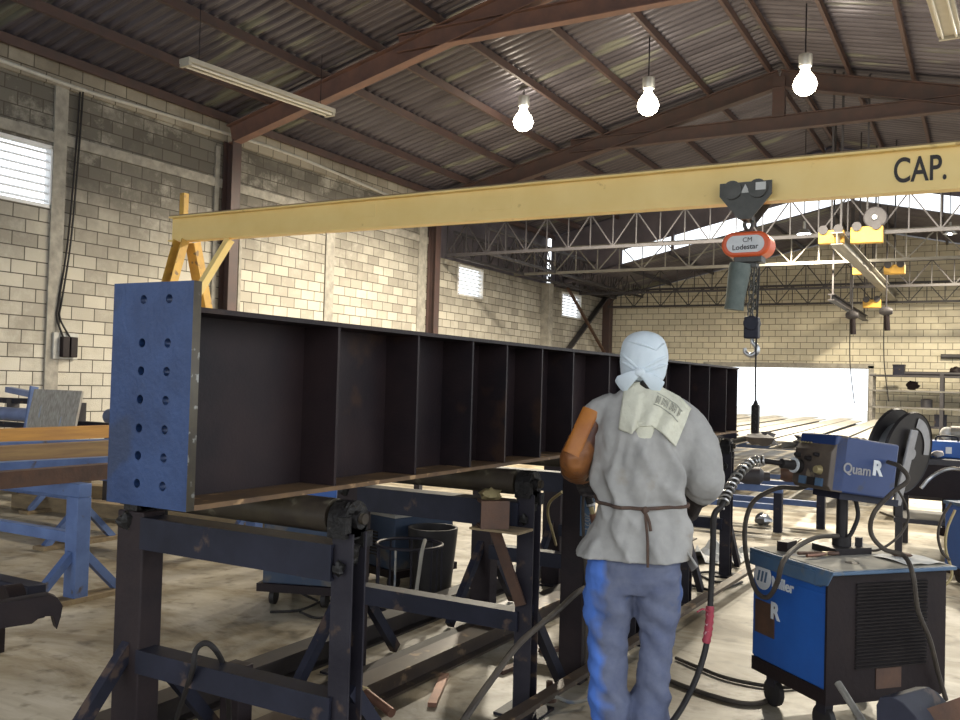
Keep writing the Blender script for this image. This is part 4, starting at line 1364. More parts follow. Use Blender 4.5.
def hand(b, wrist, d, back, side, curl=35, scale=1.0, thick=1.0):
    """palm, four unequal bent fingers and a thumb leaving the side of the palm"""
    wrist, d = V(wrist), V(d).normalized()
    n = (V(back) - d * V(back).dot(d)).normalized()
    l = d.cross(n) * side
    s_ = scale
    b.tube([wrist - d * .03 * s_, wrist + d * .01 * s_, wrist + d * .05 * s_, wrist + d * .088 * s_], [(.024 * s_, .030 * s_), (.022 * s_, .032 * s_), (.019 * s_, .042 * s_), (.014 * s_, .040 * s_)], 12, ref=n)
    for k, (off, ln) in enumerate(((-.031, .070), (-.010, .080), (.011, .074), (.031, .056))):
        p = wrist + d * .082 * s_ + l * off * s_
        dd = d.copy()
        pts = [p - d * .02 * s_]
        for j, fr_ in enumerate((.45, .32, .23)):
            pts.append(p)
            R = Matrix.Rotation(radians(curl * (1 + .12 * k)) * (-1 if side > 0 else -1), 3, n.cross(d))
            dd = (Matrix.Rotation(radians(curl * (1 + .1 * k)), 3, d.cross(-n)) @ dd).normalized()
            p = p + dd * ln * fr_ * s_
        pts.append(p)
        b.tube(catmull(pts, 3), .0098 * s_ * thick, 8)
    q = wrist + d * .025 * s_ - l * .028 * s_
    td = (d * .6 - l * .75 - n * .35).normalized()
    pts = [q, q + td * .035 * s_, q + td * .035 * s_ + (td * .5 + d * .6 - n * .4).normalized() * .032 * s_, q + td * .035 * s_ + (td * .4 + d * .6 - n * .6).normalized() * .058 * s_]
    b.tube(catmull(pts, 3), .0115 * s_ * thick, 8)
    return b


RSH, REL, RWR = V((.180, .05, 1.325)), V((.275, .02, 1.09)), V((.255, .16, .985))
LSH, LEL, LWR = V((-.170, .055, 1.33)), V((-.262, .0, 1.15)), V((-.250, .235, 1.055))
HC = V((.004, .095, 1.572))
b = MB()
b.rings([(z, xc, yc, hw * .74, hd * .70) for z, xc, yc, hw, hd in TOR[2:]], 24)
b.rings([(.70, -.02, 0, .155, .115), (.80, -.015, 0, .165, .125), (.90, -.01, 0, .15, .12), (.98, -.008, .005, .135, .11)], 24)
b.tube([(0, .07, 1.40), (.002, .085, 1.47), (.004, .095, 1.55)], [.058, .054, .06], 16)
b.ball(HC, .1, 20, sq=(.80, .98, 1.14))
b.ball(HC + V((0, .035, -.075)), .058, 14, sq=(.95, .9, .8))          # jaw
b.ball(HC + V((0, .104, -.012)), .016, 10, sq=(.8, 1.2, 1.5))          # nose
b.tube([HC + V((0, .092, .02)), HC + V((0, .112, -.02))], .010, 8)
for sx in (-1, 1):
    b.ball(HC + V((sx * .080, -.002, -.01)), .03, 10, sq=(.35, .7, 1.1))  # ears
    b.ball(HC + V((sx * .032, .088, .018)), .017, 10, sq=(1.1, .5, .55))  # brows over the eyes
b.tube(catmull([HC + V((-.022, .083, -.058)), HC + V((0, .094, -.058)), HC + V((.022, .083, -.058))], 4), .008, 8)
b.tube([RSH, REL, RWR], [.052, .042, .030], 14)
b.tube([LSH, LEL, LWR], [.052, .042, .030], 14)
for sx, kn, an in ((-1, V((-.112, .03, .45)), V((-.100, .0, .08))), (1, V((.075, .03, .45)), V((.068, .03, .08)))):
    hip = V((sx * .09 - .015, 0, .80))
    b.tube([hip, hip.lerp(kn, .5), kn, kn.lerp(an, .35), an, an - V((0, 0, .05))], [.088, .074, .052, .052, .036, .04], 16)
    b.tube([an + V((0, -.05, -.045)), an + V((0, .05, -.05)), an + V((0, .17, -.06))], [(.030, .036), (.03, .042), (.018, .036)], 12, ref=(0, 0, 1))
hand(b, RWR, (-.35, .45, -.82), (.8, .1, .3), 1, 38, .70, .5)
hand(b, LWR, (.1, .75, -.6), (-.5, .2, .8), -1, 42, .70, .5)
man = b.build('worker', SKIN, world=False)
remesh(man, .0085, 3)
man.location = WK
man.rotation_euler = (0, 0, WKYAW)
tag(man, 'person in grey shirt, blue jeans and white head wrap welding at the girder', 'person')

# shirt with right sleeve and a torn left armhole; drape folds run up and down the back
b = MB()
zs = [TOR[0][0] + (1.44 - TOR[0][0]) * k / 70 for k in range(71)]
b.rings([tor(z) for z in zs], 96)
for i_, p in enumerate(b.v):
    _, xc, yc, hw, hd = tor(min(p.z, 1.44))
    n_ = V(((p.x - xc) / hw, (p.y - yc) / hd, 0)).normalized()
    b.v[i_] = p + n_ * drape(p.x, p.z, p.y)
b.tube(catmull([(.11, .055, 1.365), RSH + V((.0, 0, -.015)), (.238, .035, 1.22), REL + V((-.012, 0, 0)), RWR.lerp(REL, .30) + V((-.006, 0, -.005))], 8), [.066] * 8 + [.072] * 8 + [.078] * 8 + [.082] * 4 + [.074] * 4 + [.056], 20)
b.tube([(-.10, .055, 1.362), (-.165, .055, 1.33), (-.200, .05, 1.295)], [.068, .074, .072], 16)
sh = b.build('shirt', SHIRT, man, world=False)
remesh(sh, .0085, 2)
cloud(sh, .014, .06, 'shirt_folds')
# shirt hem, split flap at the right
b = MB().grid(lambda u, v: V((.19 + .05 * v - .015 * u, -.06 + .10 * u, .80 - .07 * v - .04 * u * v)), 6, 6)
fl = b.build('shirt_flap', SHIRT, man, world=False)
fl.modifiers.new('cloth', 'SOLIDIFY').thickness = .008
# cord tied around the waist
pts = []
for k in range(40):
    a_ = 2 * pi * k / 40
    z = .982 + .022 * sin(a_)
    _, xc, yc, hw, hd = tor(z)
    q_ = drape(xc + hw * cos(a_), z, yc + hd * sin(a_))
    pts.append(V((xc + (hw + .009 + max(0, q_)) * cos(a_), yc + (hd + .009 + max(0, q_)) * sin(a_), z)))
pts.append(pts[0])
MB().tube(pts, .0075, 8, caps=False).build('waist_cord', CORDMAT, man, world=False)
b = MB().ball((.022, back_y(.022, .955) - .008, .955), .015, 10, lump=.4)
b.tube(catmull([(.022, back_y(.022, .95) - .008, .95), (.028, back_y(.03, .9) - .014, .90), (.034, back_y(.034, .84) - .012, .84), (.036, back_y(.036, .78) - .008, .78), (.038, back_y(.036, .74) - .006, .735)], 4), .0055, 8)
b.tube(catmull([(.022, back_y(.022, .95) - .01, .95), (.038, back_y(.03, .92) - .016, .915), (.046, back_y(.05, .88) - .012, .875)], 4), .0065, 8)
b.build('cord_tail', CORDMAT, man, world=False)

def ring_fill(rr, n=8):
    out = []
    for p, q_ in zip(rr, rr[1:]):
        out += [tuple(u * (1 - k / n) + w_ * k / n for u, w_ in zip(p, q_)) for k in range(n)]
    return out + [rr[-1]]
# jeans
b = MB()
b.rings([(.60, -.02, 0, .10, .10), (.66, -.018, 0, .195, .128), (.73, -.018, 0, .198, .140), (.76, -.016, 0, .178, .120), (.84, -.012, 0, .150, .105), (.92, -.01, .005, .135, .095)], 32)
b.rings(ring_fill([(.055, -.098, -.01, .080, .092), (.10, -.10, -.005, .082, .092), (.20, -.112, 0, .079, .088), (.33, -.119, .012, .084, .090), (.44, -.126, .02, .091, .096), (.56, -.120, .012, .103, .108), (.68, -.118, 0, .103, .122), (.74, -.11, 0, .08, .10)]), 40, power=2.1)
b.rings(ring_fill([(.045, .058, .02, .078, .095), (.09, .06, .022, .088, .10), (.14, .062, .025, .080, .09), (.20, .074, .025, .069, .08), (.33, .078, .028, .073, .084), (.44, .083, .03, .078, .092), (.56, .084, .018, .093, .106), (.68, .090, 0, .096, .120), (.74, .08, 0, .075, .10)]), 40, power=2.1)
for i_, p in enumerate(b.v):
    knee = math.exp(-((p.z - .42) / .10) ** 2) + 1.3 * math.exp(-((p.z - .15) / .09) ** 2) + .5 * math.exp(-((p.z - .62) / .08) ** 2)
    b.v[i_] = p + V((p.x + .11 * (1 if p.x < -.02 else -.7), p.y, 0)).normalized() * (.019 * noise.noise(V((p.x * 6, p.y * 6, p.z * 17 + p.x * 12))) * (.4 + knee) + .010 * noise.noise(V((p.x * 16, p.y * 16, p.z * 5))))
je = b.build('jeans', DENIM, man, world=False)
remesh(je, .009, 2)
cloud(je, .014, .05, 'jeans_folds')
for sx, an in ((-1, V((-.100, .0, .08))), (1, V((.068, .03, .08)))):
    b = MB().tube([an + V((0, -.085, -.035)), an + V((0, -.05, -.032)), an + V((0, .06, -.036)), an + V((0, .17, -.046)), an + V((0, .205, -.052))], [(.022, .028), (.042, .044), (.042, .05), (.030, .046), (.012, .026)], 16, ref=(0, 0, 1))
    b.tube([an + V((0, -.02, -.05)), an + V((0, -.015, .09))], [.052, .056], 16)
    b.tube([an + V((0, -.088, -.072)), an + V((0, .205, -.072))], [(.008, .046), (.008, .046)], 10, ref=(0, 0, 1))
    b.build('boot', LEATHERDARK, man, world=False)

# head wrap
b = MB().rings([(1.462, .004, .075, .080, .088), (1.49, .004, .083, .092, .104), (1.53, .004, .09, .100, .116), (1.575, .004, .094, .1035, .121), (1.62, .004, .092, .098, .114), (1.655, .004, .088, .080, .092), (1.677, .004, .086, .052, .06), (1.686, .004, .086, .016, .02)], 30, power=2.05)
ba = b.build('head_wrap', BANDANA, man, world=False)
# open the face: cut the front lower part away
bm = bmesh.new(); bm.from_mesh(ba.data)
bmesh.ops.delete(bm, geom=[f for f in bm.faces if (f.calc_center_median().y > .145 and 1.475 < f.calc_center_median().z < 1.605)], context='FACES')
bm.to_mesh(ba.data); bm.free()
ba.modifiers.new('cloth', 'SOLIDIFY').thickness = .005
sb = ba.modifiers.new('round', 'SUBSURF'); sb.levels = 1; sb.render_levels = 2
cloud(ba, .008, .05, 'wrap_folds')
def on_head(th, z, off=.004):
    prof = [(1.462, .080, .088, .075), (1.49, .092, .104, .083), (1.53, .100, .116, .09), (1.575, .1035, .121, .094), (1.62, .098, .114, .092), (1.655, .080, .092, .088), (1.677, .052, .06, .086)]
    for a_, b_ in zip(prof, prof[1:]):
        if a_[0] <= z <= b_[0]:
            k = (z - a_[0]) / (b_[0] - a_[0])
            hw, hd, yc = (p * (1 - k) + q_ * k for p, q_ in zip(a_[1:], b_[1:]))
            return V((.004 + (hw + off) * cos(th), yc + (hd + off) * sin(th), z))
    return V((0, 0, z))
for k, (t0, z0, t1, z1) in enumerate(((200, 1.59, 262, 1.515), (262, 1.515, 345, 1.585), (205, 1.55, 262, 1.50), (268, 1.505, 350, 1.545), (215, 1.64, 300, 1.60), (300, 1.60, 345, 1.63), (262, 1.50, 335, 1.475))):
    pts = [on_head(radians(t0 + (t1 - t0) * j / 10), z0 + (z1 - z0) * j / 10 + .008 * sin(pi * j / 10), .0) for j in range(11)]
    MB().tube(pts, [.002 + .0055 * sin(pi * j / 10) for j in range(11)], 8).build('wrap_fold', BANDANA, man, world=False)
# knot and the two hanging tails of the wrap
b = MB().ball((-.012, -.035, 1.508), .02, 12, sq=(1.2, .7, .9), lump=.4)
b.build('wrap_knot', BANDANA, man, world=False)
for k, (pts_, wds) in enumerate(((((-.012, -.036, 1.508), (-.05, -.03, 1.485), (-.083, -.008, 1.46), (-.095, .01, 1.448)), (.012, .026, .036, .03)), (((-.010, -.036, 1.505), (.02, -.036, 1.485), (.05, -.026, 1.462), (.078, -.006, 1.448)), (.010, .020, .030, .026)))):
    o = MB().tube(catmull(pts_, 5), [(wds[min(3, i // 5)] * (1 - (i % 5) / 5) + wds[min(3, i // 5 + 1)] * ((i % 5) / 5), .006) for i in range(16)], 10, ref=(0, 0, 1)).build('wrap_tail', BANDANA, man, world=False)
MB().ball((.03, -.012, 1.462), .028, 10, sq=(1.4, .7, .8), lump=.3).build('hair', HAIR, man, world=False)

# towel over the neck and right shoulder
def lerp_pts(P_, u):
    n = len(P_) - 1
    i = min(n - 1, int(u * n))
    k = u * n - i
    return V(P_[i]).lerp(V(P_[i + 1]), k)
TOPE = [(-.075, 0, 1.452), (-.03, 0, 1.468), (.04, 0, 1.47), (.10, 0, 1.44), (.155, 0, 1.412), (.20, 0, 1.365)]
BOTE = [(-.092, 0, 1.272), (-.040, 0, 1.258), (-.005, 0, 1.29), (.045, 0, 1.292), (.09, 0, 1.262), (.138, 0, 1.212)]
def towel(u, v):
    a_, b_ = lerp_pts(TOPE, u), lerp_pts(BOTE, u)
    p = a_.lerp(b_, v)
    fold = .014 * abs(sin(u * 9.5)) * (.35 + .65 * v) + .006 * sin(u * 23 + v * 3) * v
    y = back_y(p.x, min(p.z, 1.44)) - .016 - fold
    y -= .016 * max(0, u - .7) / .3 * (1 - v)
    if p.z > 1.42:
        y += (p.z - 1.42) * .4
    return V((p.x, y, p.z))
tw = MB().grid(towel, 44, 26).build('towel', TOWEL, man, world=False)
tw.modifiers.new('cloth', 'SOLIDIFY').thickness = .006
tl = MB().grid(lambda u, v: V((-.022 + .075 * u - .012 * v + .01 * u * v, back_y(.01, 1.28) - .008 - .012 * sin(pi * u), 1.31 - .10 * v + .02 * abs(u - .5) * v)), 10, 10).build('towel_end', TOWEL, man, world=False)
tl.modifiers.new('cloth', 'SOLIDIFY').thickness = .006
# faded woven print along the shoulder: illegible strokes between two lines
b = MB()
def tsurf(u, v, off=.003):
    return towel(u, v) - V((0, off, 0))
for v0 in (.18, .46):
    b.tube([tsurf(.50 + .40 * j / 14, v0 + .06 * j / 14) for j in range(15)], .0022, 5)
for k in range(9):
    u = .52 + .042 * k
    b.tube([tsurf(u, .24), tsurf(u + .004, .33), tsurf(u - .002, .42)], .002, 5)
    if k % 3 != 1:
        b.tube(catmull([tsurf(u, .24), tsurf(u + .022, .27), tsurf(u + .022, .38), tsurf(u, .42)], 4), .0018, 5)
b.build('towel_print', TOWELMARK, man, world=False)

# leather sleeve on the left arm, gloves
LM = LEL
b = MB()
b.tube(catmull([(-.165, .058, 1.345), (-.205, .045, 1.29), (-.245, .015, 1.20), (-.268, -.005, 1.135), (-.275, .07, 1.10), (-.268, .16, 1.075), (-.262, .235, 1.055)], 5), [.056] * 5 + [.062] * 5 + [.066] * 5 + [.066] * 5 + [.064] * 5 + [.056] * 5 + [.052], 14)
ls = b.build('leather_sleeve', LEATHER, man, world=False)
remesh(ls, .010, 2)
cloud(ls, .022, .07, 'sleeve_folds')
b = MB().tube(catmull([(-.21, -.005, 1.345), (-.245, -.04, 1.26), (-.285, -.062, 1.16)], 5), [(.012, .036)] * 11, 12, ref=(0, -1, .3))
b.build('sleeve_panel', mat('leather_orange', (0.46, .17, .025), (.34, .11, .02), 6, rough=.5, bump=.2), man, world=False)
b = MB()
hand(b, LWR, (.1, .75, -.6), (-.5, .2, .8), -1, 42, 1.10, 1.15)
b.tube([LWR - V((.0, .06, -.02)), LWR + V((0, .02, -.01))], [.052, .044], 14)
remesh(b.build('glove', GLOVE, man, world=False), .0065, 2)
b = MB()
hand(b, RWR, (-.35, .45, -.82), (.8, .1, .3), 1, 38, 1.10, 1.15)
b.tube([RWR.lerp(REL, .35), RWR.lerp(REL, .12), RWR + V((-.005, .01, -.012))], [.056, .052, .046], 14)
remesh(b.build('glove', GLOVE, man, world=False), .0065, 2)

# welding gun in the left hand
MWK = Matrix.Translation(WK) @ Matrix.Rotation(WKYAW, 4, 'Z')
hp = MWK @ (LWR + V((.012, .085, -.075)))
gt = thing('welding_gun', 'welding gun with a copper nozzle held in the left glove of the worker', 'welding gun', hp)
d0 = (at(583, 533, t=3.9) - hp)
tip = hp + (Matrix.Rotation(WKYAW, 3, 'Z') @ V((.06, .02, -.235)))
b = MB().tube(catmull([hp + V((0, .04, .06)), hp, hp.lerp(tip, .35)], 5), .017, 12)
b.build('handle', RUBBER, gt)
MB().tube([hp.lerp(tip, .35), hp.lerp(tip, .55)], [.012, .011], 12).build('neck', BRASS, gt)
MB().tube([hp.lerp(tip, .5), hp.lerp(tip, .97), tip], [.017, .016, .013], 14).build('nozzle', COPPER, gt)
MB().tube([hp.lerp(tip, .3), hp.lerp(tip, .34)], .02, 12).build('ring', CHROME, gt)
cable('gun_hose', [hp + V((0, .04, .06)), hp + V((-.05, .10, .02)), hp + V((-.1, .2, -.15)), hp + V((-.10, .26, -.5)), V((hp.x - .1, hp.y + .3, .02)), V((hp.x - .3, hp.y + .9, .015))], .008, RUBBERBROWN, parent=gt)


# ================================================================== LEFT: BLUE TRESTLES, BEAMS, WALL GEAR
def trestle(x0, x1, y, z, lab, m=None, post_m=None):
    m = m or BLUEFRAME
    t = thing('steel_trestle', lab, 'trestle', ((x0 + x1) / 2, y, 0), group='blue trestles by the window wall')
    MB().bx(x0, x1, y - .045, y + .045, z - .085, z).build('top_bar', m, t, bevel=.004)
    MB().bx(x0 + .05, x1 - .05, y - .03, y + .03, .36, .43).build('stretcher', m, t, bevel=.004)
    for x in (x0 + .06, x1 - .06):
        MB().bx(x - .055, x + .055, y - .05, y + .05, .012, z - .085).build('post', post_m or m, t, bevel=.004)
        for sy in (-1, 1):
            MB().bar((x, y + sy * .04, .30), (x, y + sy * .32, .02), .05, .05, (1, 0, 0)).build('brace', m, t)
        MB().bx(x - .07, x + .07, y - .38, y + .38, 0, .03).build('foot', TIMBER, t)
    return t


TZ = .74
trestle(-8.75, -4.93, 3.72, TZ, 'nearest blue steel trestle with a splayed foot, left of the girder plate')
trestle(-8.45, -5.6, 6.0, TZ, 'second blue steel trestle farther along the block wall')
t3 = trestle(-9.6, -6.55, 4.95, TZ, 'ochre-posted trestle standing behind the nearest blue trestle', m=BLUEFRAME, post_m=TIMBER)


def beam(x, y0, y1, h, wd, m, lab, x1=None, z=TZ):
    b = MB().channel((x, y0, z + h / 2), (x if x1 is None else x1, y1, z + h / 2), wd, h, .014, flip=1)
    return tag(b.build('steel_beam', m), lab, 'beam', 'long beams laid across the blue trestles')


beam(-5.08, .8, 7.6, .10, .09, RUST, 'rust-brown beam on the blue trestles, nearest to the girder plate')
beam(-6.35, 1.2, 8.2, .135, .12, WOODBEAM, 'olive-brown beam on the blue trestles, middle of the three')
beam(-8.25, 1.4, 8.6, .13, .10, ORANGEBEAM, 'orange-yellow beam on the blue trestles, farthest of the three')
for (xa, ya, xb, yb, lab) in ((-7.9, 2.3, -6.8, 7.6, 'blue flat bar lying askew between the orange and olive beams'), (-6.05, 2.2, -5.4, 6.6, 'lighter blue flat bar lying askew between the olive and rust-brown beams')):
    tag(MB().channel((xa, ya, TZ + .04), (xb, yb, TZ + .04), .09, .07, .012).build('blue_bar', BLUEFRAME), lab, 'steel bar')
# rack of blue pipes against the wall
rk = thing('pipe_rack', 'low dark rack under the blue pipes by the block wall', 'rack', (-10.4, 7.0, 0))
for x in (-12.0, -10.6, -9.2, -8.3):
    MB().bx(x - .04, x + .04, 7.3, 7.38, 0, .76).build('post', TRUSSM, rk)
MB().bx(-12.1, -8.2, 7.28, 7.40, .76, .82).build('shelf_bar', STANDBLUE, rk)
MB().bx(-12.1, -8.2, 6.48, 6.58, .76, .82).build('shelf_bar', STANDBLUE, rk)
for x in (-12.0, -9.8, -8.3):
    MB().bx(x - .04, x + .04, 6.5, 6.57, 0, .76).build('post', TRUSSM, rk)
    MB().bx(x - .04, x + .04, 6.5, 7.36, .70, .76).build('shelf_bar', TRUSSM, rk)
def pipe(p0, p1, r, m, lab, name='steel_pipe'):
    p0, p1 = V(p0), V(p1)
    d = (p1 - p0).normalized()
    b = MB().lathe(p0, d, [(0, r * .82), (0, r), ((p1 - p0).length, r), ((p1 - p0).length, r * .82), (0, r * .82)], 20)
    return tag(b.build(name, m), lab, 'pipe', 'blue pipes on the wall rack')
pipe((-12.1, 6.55, .90), (-9.75, 6.78, .90), .08, PIPEBLUE, 'pale blue pipe with an open end on the rack, left of the streaked board')
pipe((-9.05, 7.1, .92), (-7.75, 7.1, .92), .085, PIPEBLUE, 'blue-grey pipe on the rack, right of the streaked board')
for (p0, p1, lab) in (((-9.1, 7.3, 1.10), (-7.7, 7.3, 1.08), 'dark blue bar above the blue-grey pipe on the rack'), ((-8.6, 7.2, 1.16), (-7.6, 7.0, .99), 'short blue bar slanting down over the blue-grey pipe'), ((-12.0, 7.3, 1.02), (-10.2, 7.3, 1.04), 'dark blue bar above the pale blue pipe on the rack'), ((-11.0, 7.1, 1.18), (-9.5, 6.95, 1.06), 'pale blue bar slanting over the pale blue pipe')):
    tag(MB().channel(p0, p1, .09, .07, .012).build('steel_bar', STANDBLUE if 'dark' in lab else PIPEBLUE), lab, 'steel bar')
for x in (-11.2, -9.85, -8.9, -7.9):
    tag(MB().bx(x - .05, x + .05, 7.24, 7.36, .82, 1.05).build('support_block', TRUSSM), 'dark packing block under the blue bars on the rack', 'block', 'packing blocks on the pipe rack')
pb0, pb1 = at(27, 432, t=9.75), at(75, 430, t=9.5)
b = MB()
R = Matrix.Rotation(atan2(pb1.y - pb0.y, pb1.x - pb0.x), 3, 'Z') @ Matrix.Rotation(radians(-12), 3, 'X')
pm = (pb0 + pb1) / 2
tag(MB().box((pm.x, pm.y, .82), ((pb1 - pb0).length, .03, .84), R).build('board', PLYWOOD), 'weathered streaky board leaning upright against the pipe rack', 'board')
tag(MB().bar((pm.x - .38, pm.y - .06, .35), (pm.x - .40, pm.y + .06, 1.26), .09, .03, (1, 0, 0)).build('blue_post', BLUEFRAME), 'blue flat bar leaning beside the streaky board', 'steel bar')
# timbers and junk on the floor there
for (p0, p1, lab) in (((-8.9, 5.9, .07), (-4.4, 6.4, .07), 'long brown timber lying on the floor under the trestles'), ((-10.5, 6.5, .07), (-6.2, 7.5, .07), 'second brown timber lying on the floor, nearer the wall')):
    tag(MB().bar(p0, p1, .16, .14).build('floor_timber', TIMBER), lab, 'timber')
fr_ = thing('floor_rack', 'dark green angle frame lying on the floor under the orange beam', 'frame', (-7.6, 6.0, 0))
z_ = .34
for p0, p1 in (((-8.6, 7.9, z_), (-6.3, 8.3, z_)), ((-8.6, 9.2, z_), (-6.3, 9.6, z_)), ((-8.6, 7.9, z_), (-8.6, 9.2, z_)), ((-6.3, 8.3, z_), (-6.3, 9.6, z_))):
    MB().bar(p0, p1, .10, .08).build('side_bar', TRUSSM, fr_)
for x, y in ((-8.6, 7.9), (-6.3, 8.3), (-8.6, 9.2), (-6.3, 9.6)):
    MB().bx(x - .04, x + .04, y - .04, y + .04, 0, .3).build('leg', TRUSSM, fr_)
for k, (x, y, m, lab) in enumerate(((-6.6, 5.95, PAPER, 'crumpled white paper on the floor under the olive beam'), (-5.15, 5.5, PAPER, 'white scrap of paper on the floor behind the blue trestle foot'), (-5.9, 5.6, TRUSSM, 'dark rag on the floor under the rust-brown beam'))):
    tag(MB().ball((x, y, .045), .10, 10, sq=(1.3, .8, .45), lump=.8, seed=k).build('floor_scrap', m), lab, 'scrap')
# switch box with its cables climbing the wall
sbp = at(65, 346, X=XW + .06)
sw = thing('switch_box', 'grey electric switch box with black breakers on the block wall', 'switch box', sbp)
MB().bx(XW, XW + .07, sbp.y - .20, sbp.y + .22, sbp.z - .20, sbp.z + .20).build('backboard', SWITCHBOX, sw, bevel=.006)
for k in range(2):
    MB().bx(XW + .07, XW + .15, sbp.y - .10 + .14 * k, sbp.y + .02 + .14 * k, sbp.z - .17, sbp.z + .14).build('breaker', BLACKPANEL, sw, bevel=.01)
for k, off in enumerate((0, .07)):
    cable('wall_cable', [V((XW + .1, sbp.y - .06 + .12 * k, sbp.z + .12)), at(57 + 3 * k, 318, X=XW + .05), at(59 + 3 * k, 300, X=XW + .05), at(68 + 3 * k, 240, X=XW + .05), at(76 + 3 * k, 150, X=XW + .05), at(80 + 3 * k, 92, X=XW + .05)], .015, RUBBER, 'black cable climbing the wall from the switch box, %s of the pair' % ('window side' if k == 0 else 'girder side'), 'cable')

# dark low cart with a hooked arm at the left edge
ct = thing('hooked_cart', 'dark steel arm with a hooked end and a blue box, at the lower left edge', 'cart', (-3.5, 1.9, 0))
arm = [at(x, y, t=3.95) for x, y in ((-45, 611), (50, 595), (58, 598), (63, 606), (61, 617), (57, 630), (53, 616), (41, 617), (32, 624), (-45, 636))]
MB().prism(arm, V((-.07, .03, 0))).build('arm', BLACKPANEL, ct, bevel=.003)
a0 = at(-45, 640, t=3.95)
MB().bx(a0.x - .08, a0.x + .02, a0.y - .05, a0.y + .05, 0, a0.z + .08).build('leg', BLACKPANEL, ct)
q = at(28, 590, t=4.4)
MB().bx(q.x - .6, q.x, q.y, q.y + .10, at(37, 622, t=4.4).z, at(37, 587, t=4.4).z).build('box', STANDBLUE, ct, bevel=.005)
for x in (q.x - .55, q.x - .32):
    MB().bx(x - .03, x + .03, q.y + .03, q.y + .08, 0, at(37, 620, t=4.4).z).build('leg', BLACKPANEL, ct)
q = at(13, 594, t=4.3)
MB().lathe((q.x, q.y - .05, q.z - .02), (.2, 1, 0), [(0, 0), (0, .07), (.08, .07), (.08, 0)], 20).build('roll', BLACKPANEL, ct)

# ================================================================== BEHIND THE GIRDER
OLDBLUE = mat('old_machine_paint', (0.035, 0.055, 0.095), (0.055, 0.07, 0.10), 6, rough=.6, spec=.2, c3=(0.11, 0.10, 0.09), s3=4, t3=.58)


def cart_welder(px, py, t, wd, dp, ht, lab, yaw, m=OLDBLUE):
    q = at(px, py, t=t)
    o = thing('old_welding_machine', lab, 'welding machine', (q.x, q.y, 0), yaw)
    MB().bx(-wd / 2, wd / 2, -dp / 2, dp / 2, .14, ht).build('cabinet', m, o, world=False, bevel=.008)
    MB().bx(-wd / 2 - .03, wd / 2 + .03, -dp / 2 - .02, dp / 2 + .02, .09, .14).build('skid_base', BLACKPANEL, o, world=False)
    MB().bx(-wd / 2 - .012, wd / 2 + .012, -dp / 2 - .015, dp / 2 + .015, ht, ht + .02).build('lid', DUSTY, o, world=False)
    b = MB()
    for k in range(8):
        b.bx(-wd * .3, wd * .1, -dp / 2 - .006, -dp / 2, .22 + k * .022, .232 + k * .022)
    b.build('louvre', PLASTIC, o, world=False)
    for x in (-wd / 2 + .06, wd / 2 - .06):
        for y in (-dp / 2 + .05, dp / 2 - .05):
            MB().lathe((x - .015, y, .05), (1, 0, 0), [(0, 0), (0, .05), (.03, .05), (.03, 0)], 16).build('wheel', RUBBER, o, world=False)
    return o


mA = cart_welder(310, 600, 5.9, .46, .5, .62, 'dusty blue welding machine on the floor behind the first roller stand', radians(20))
mB = cart_welder(402, 585, 6.5, .46, .55, .50, 'dusty blue welding machine behind the wire cage', radians(-15))
q = mw(mB) @ V((0, 0, .52))
tag(MB().box((q.x, q.y, q.z + .045), (.5, .4, .03), Matrix.Rotation(radians(-12), 3, 'X')).build('sheet_cover', DUSTY), 'pale sheet cover tilted on top of the machine behind the wire cage', 'sheet')
q = mw(mB) @ V((.42, -.1, 0))
bk = thing('steel_bucket', 'black rounded drum standing at the right of the wire cage', 'drum', q)
MB().lathe(q, (0, 0, 1), [(0, 0), (0, .13), (.42, .17), (.45, .17), (.45, .155), (.05, .12), (.05, 0)], 24).build('shell', RUBBER, bk)
q = mw(mA) @ V((.02, 0, .64))
tag(MB().box((q.x, q.y, q.z + .05), (.34, .3, .10), Matrix.Rotation(radians(25), 3, 'Z')).build('blue_case', BLUE), 'bright blue case on top of the machine behind the first stand', 'case')
# small grey work table and red part above machine B
# wire cage
q = at(408, 600, t=5.75)
cg = thing('wire_cage', 'open cage of thin upright rods with a hoop, standing behind the second stand', 'cage', (q.x, q.y, 0))
rr = .21
ring = lambda z: [V((q.x + rr * cos(2 * pi * k / 24), q.y + rr * sin(2 * pi * k / 24), z)) for k in range(25)]
MB().tube(ring(.40), .010, 6, caps=False).build('hoop', STAND, cg)
MB().tube(ring(.012), .010, 6, caps=False).build('hoop', STAND, cg)
for k in range(9):
    a_ = 2 * pi * k / 9
    MB().tube([(q.x + rr * cos(a_), q.y + rr * sin(a_), .012), (q.x + rr * cos(a_), q.y + rr * sin(a_), .40)], .007, 6).build('rod', STAND if k != 7 else DUSTY, cg)
cable('air_hose', [at(425, 540, t=5.6), at(422, 552, t=5.5), at(418, 580, t=5.5), at(415, 600, t=5.5)], .012, DUSTY, 'pale hose end hooked over the rim of the wire cage', 'hose')
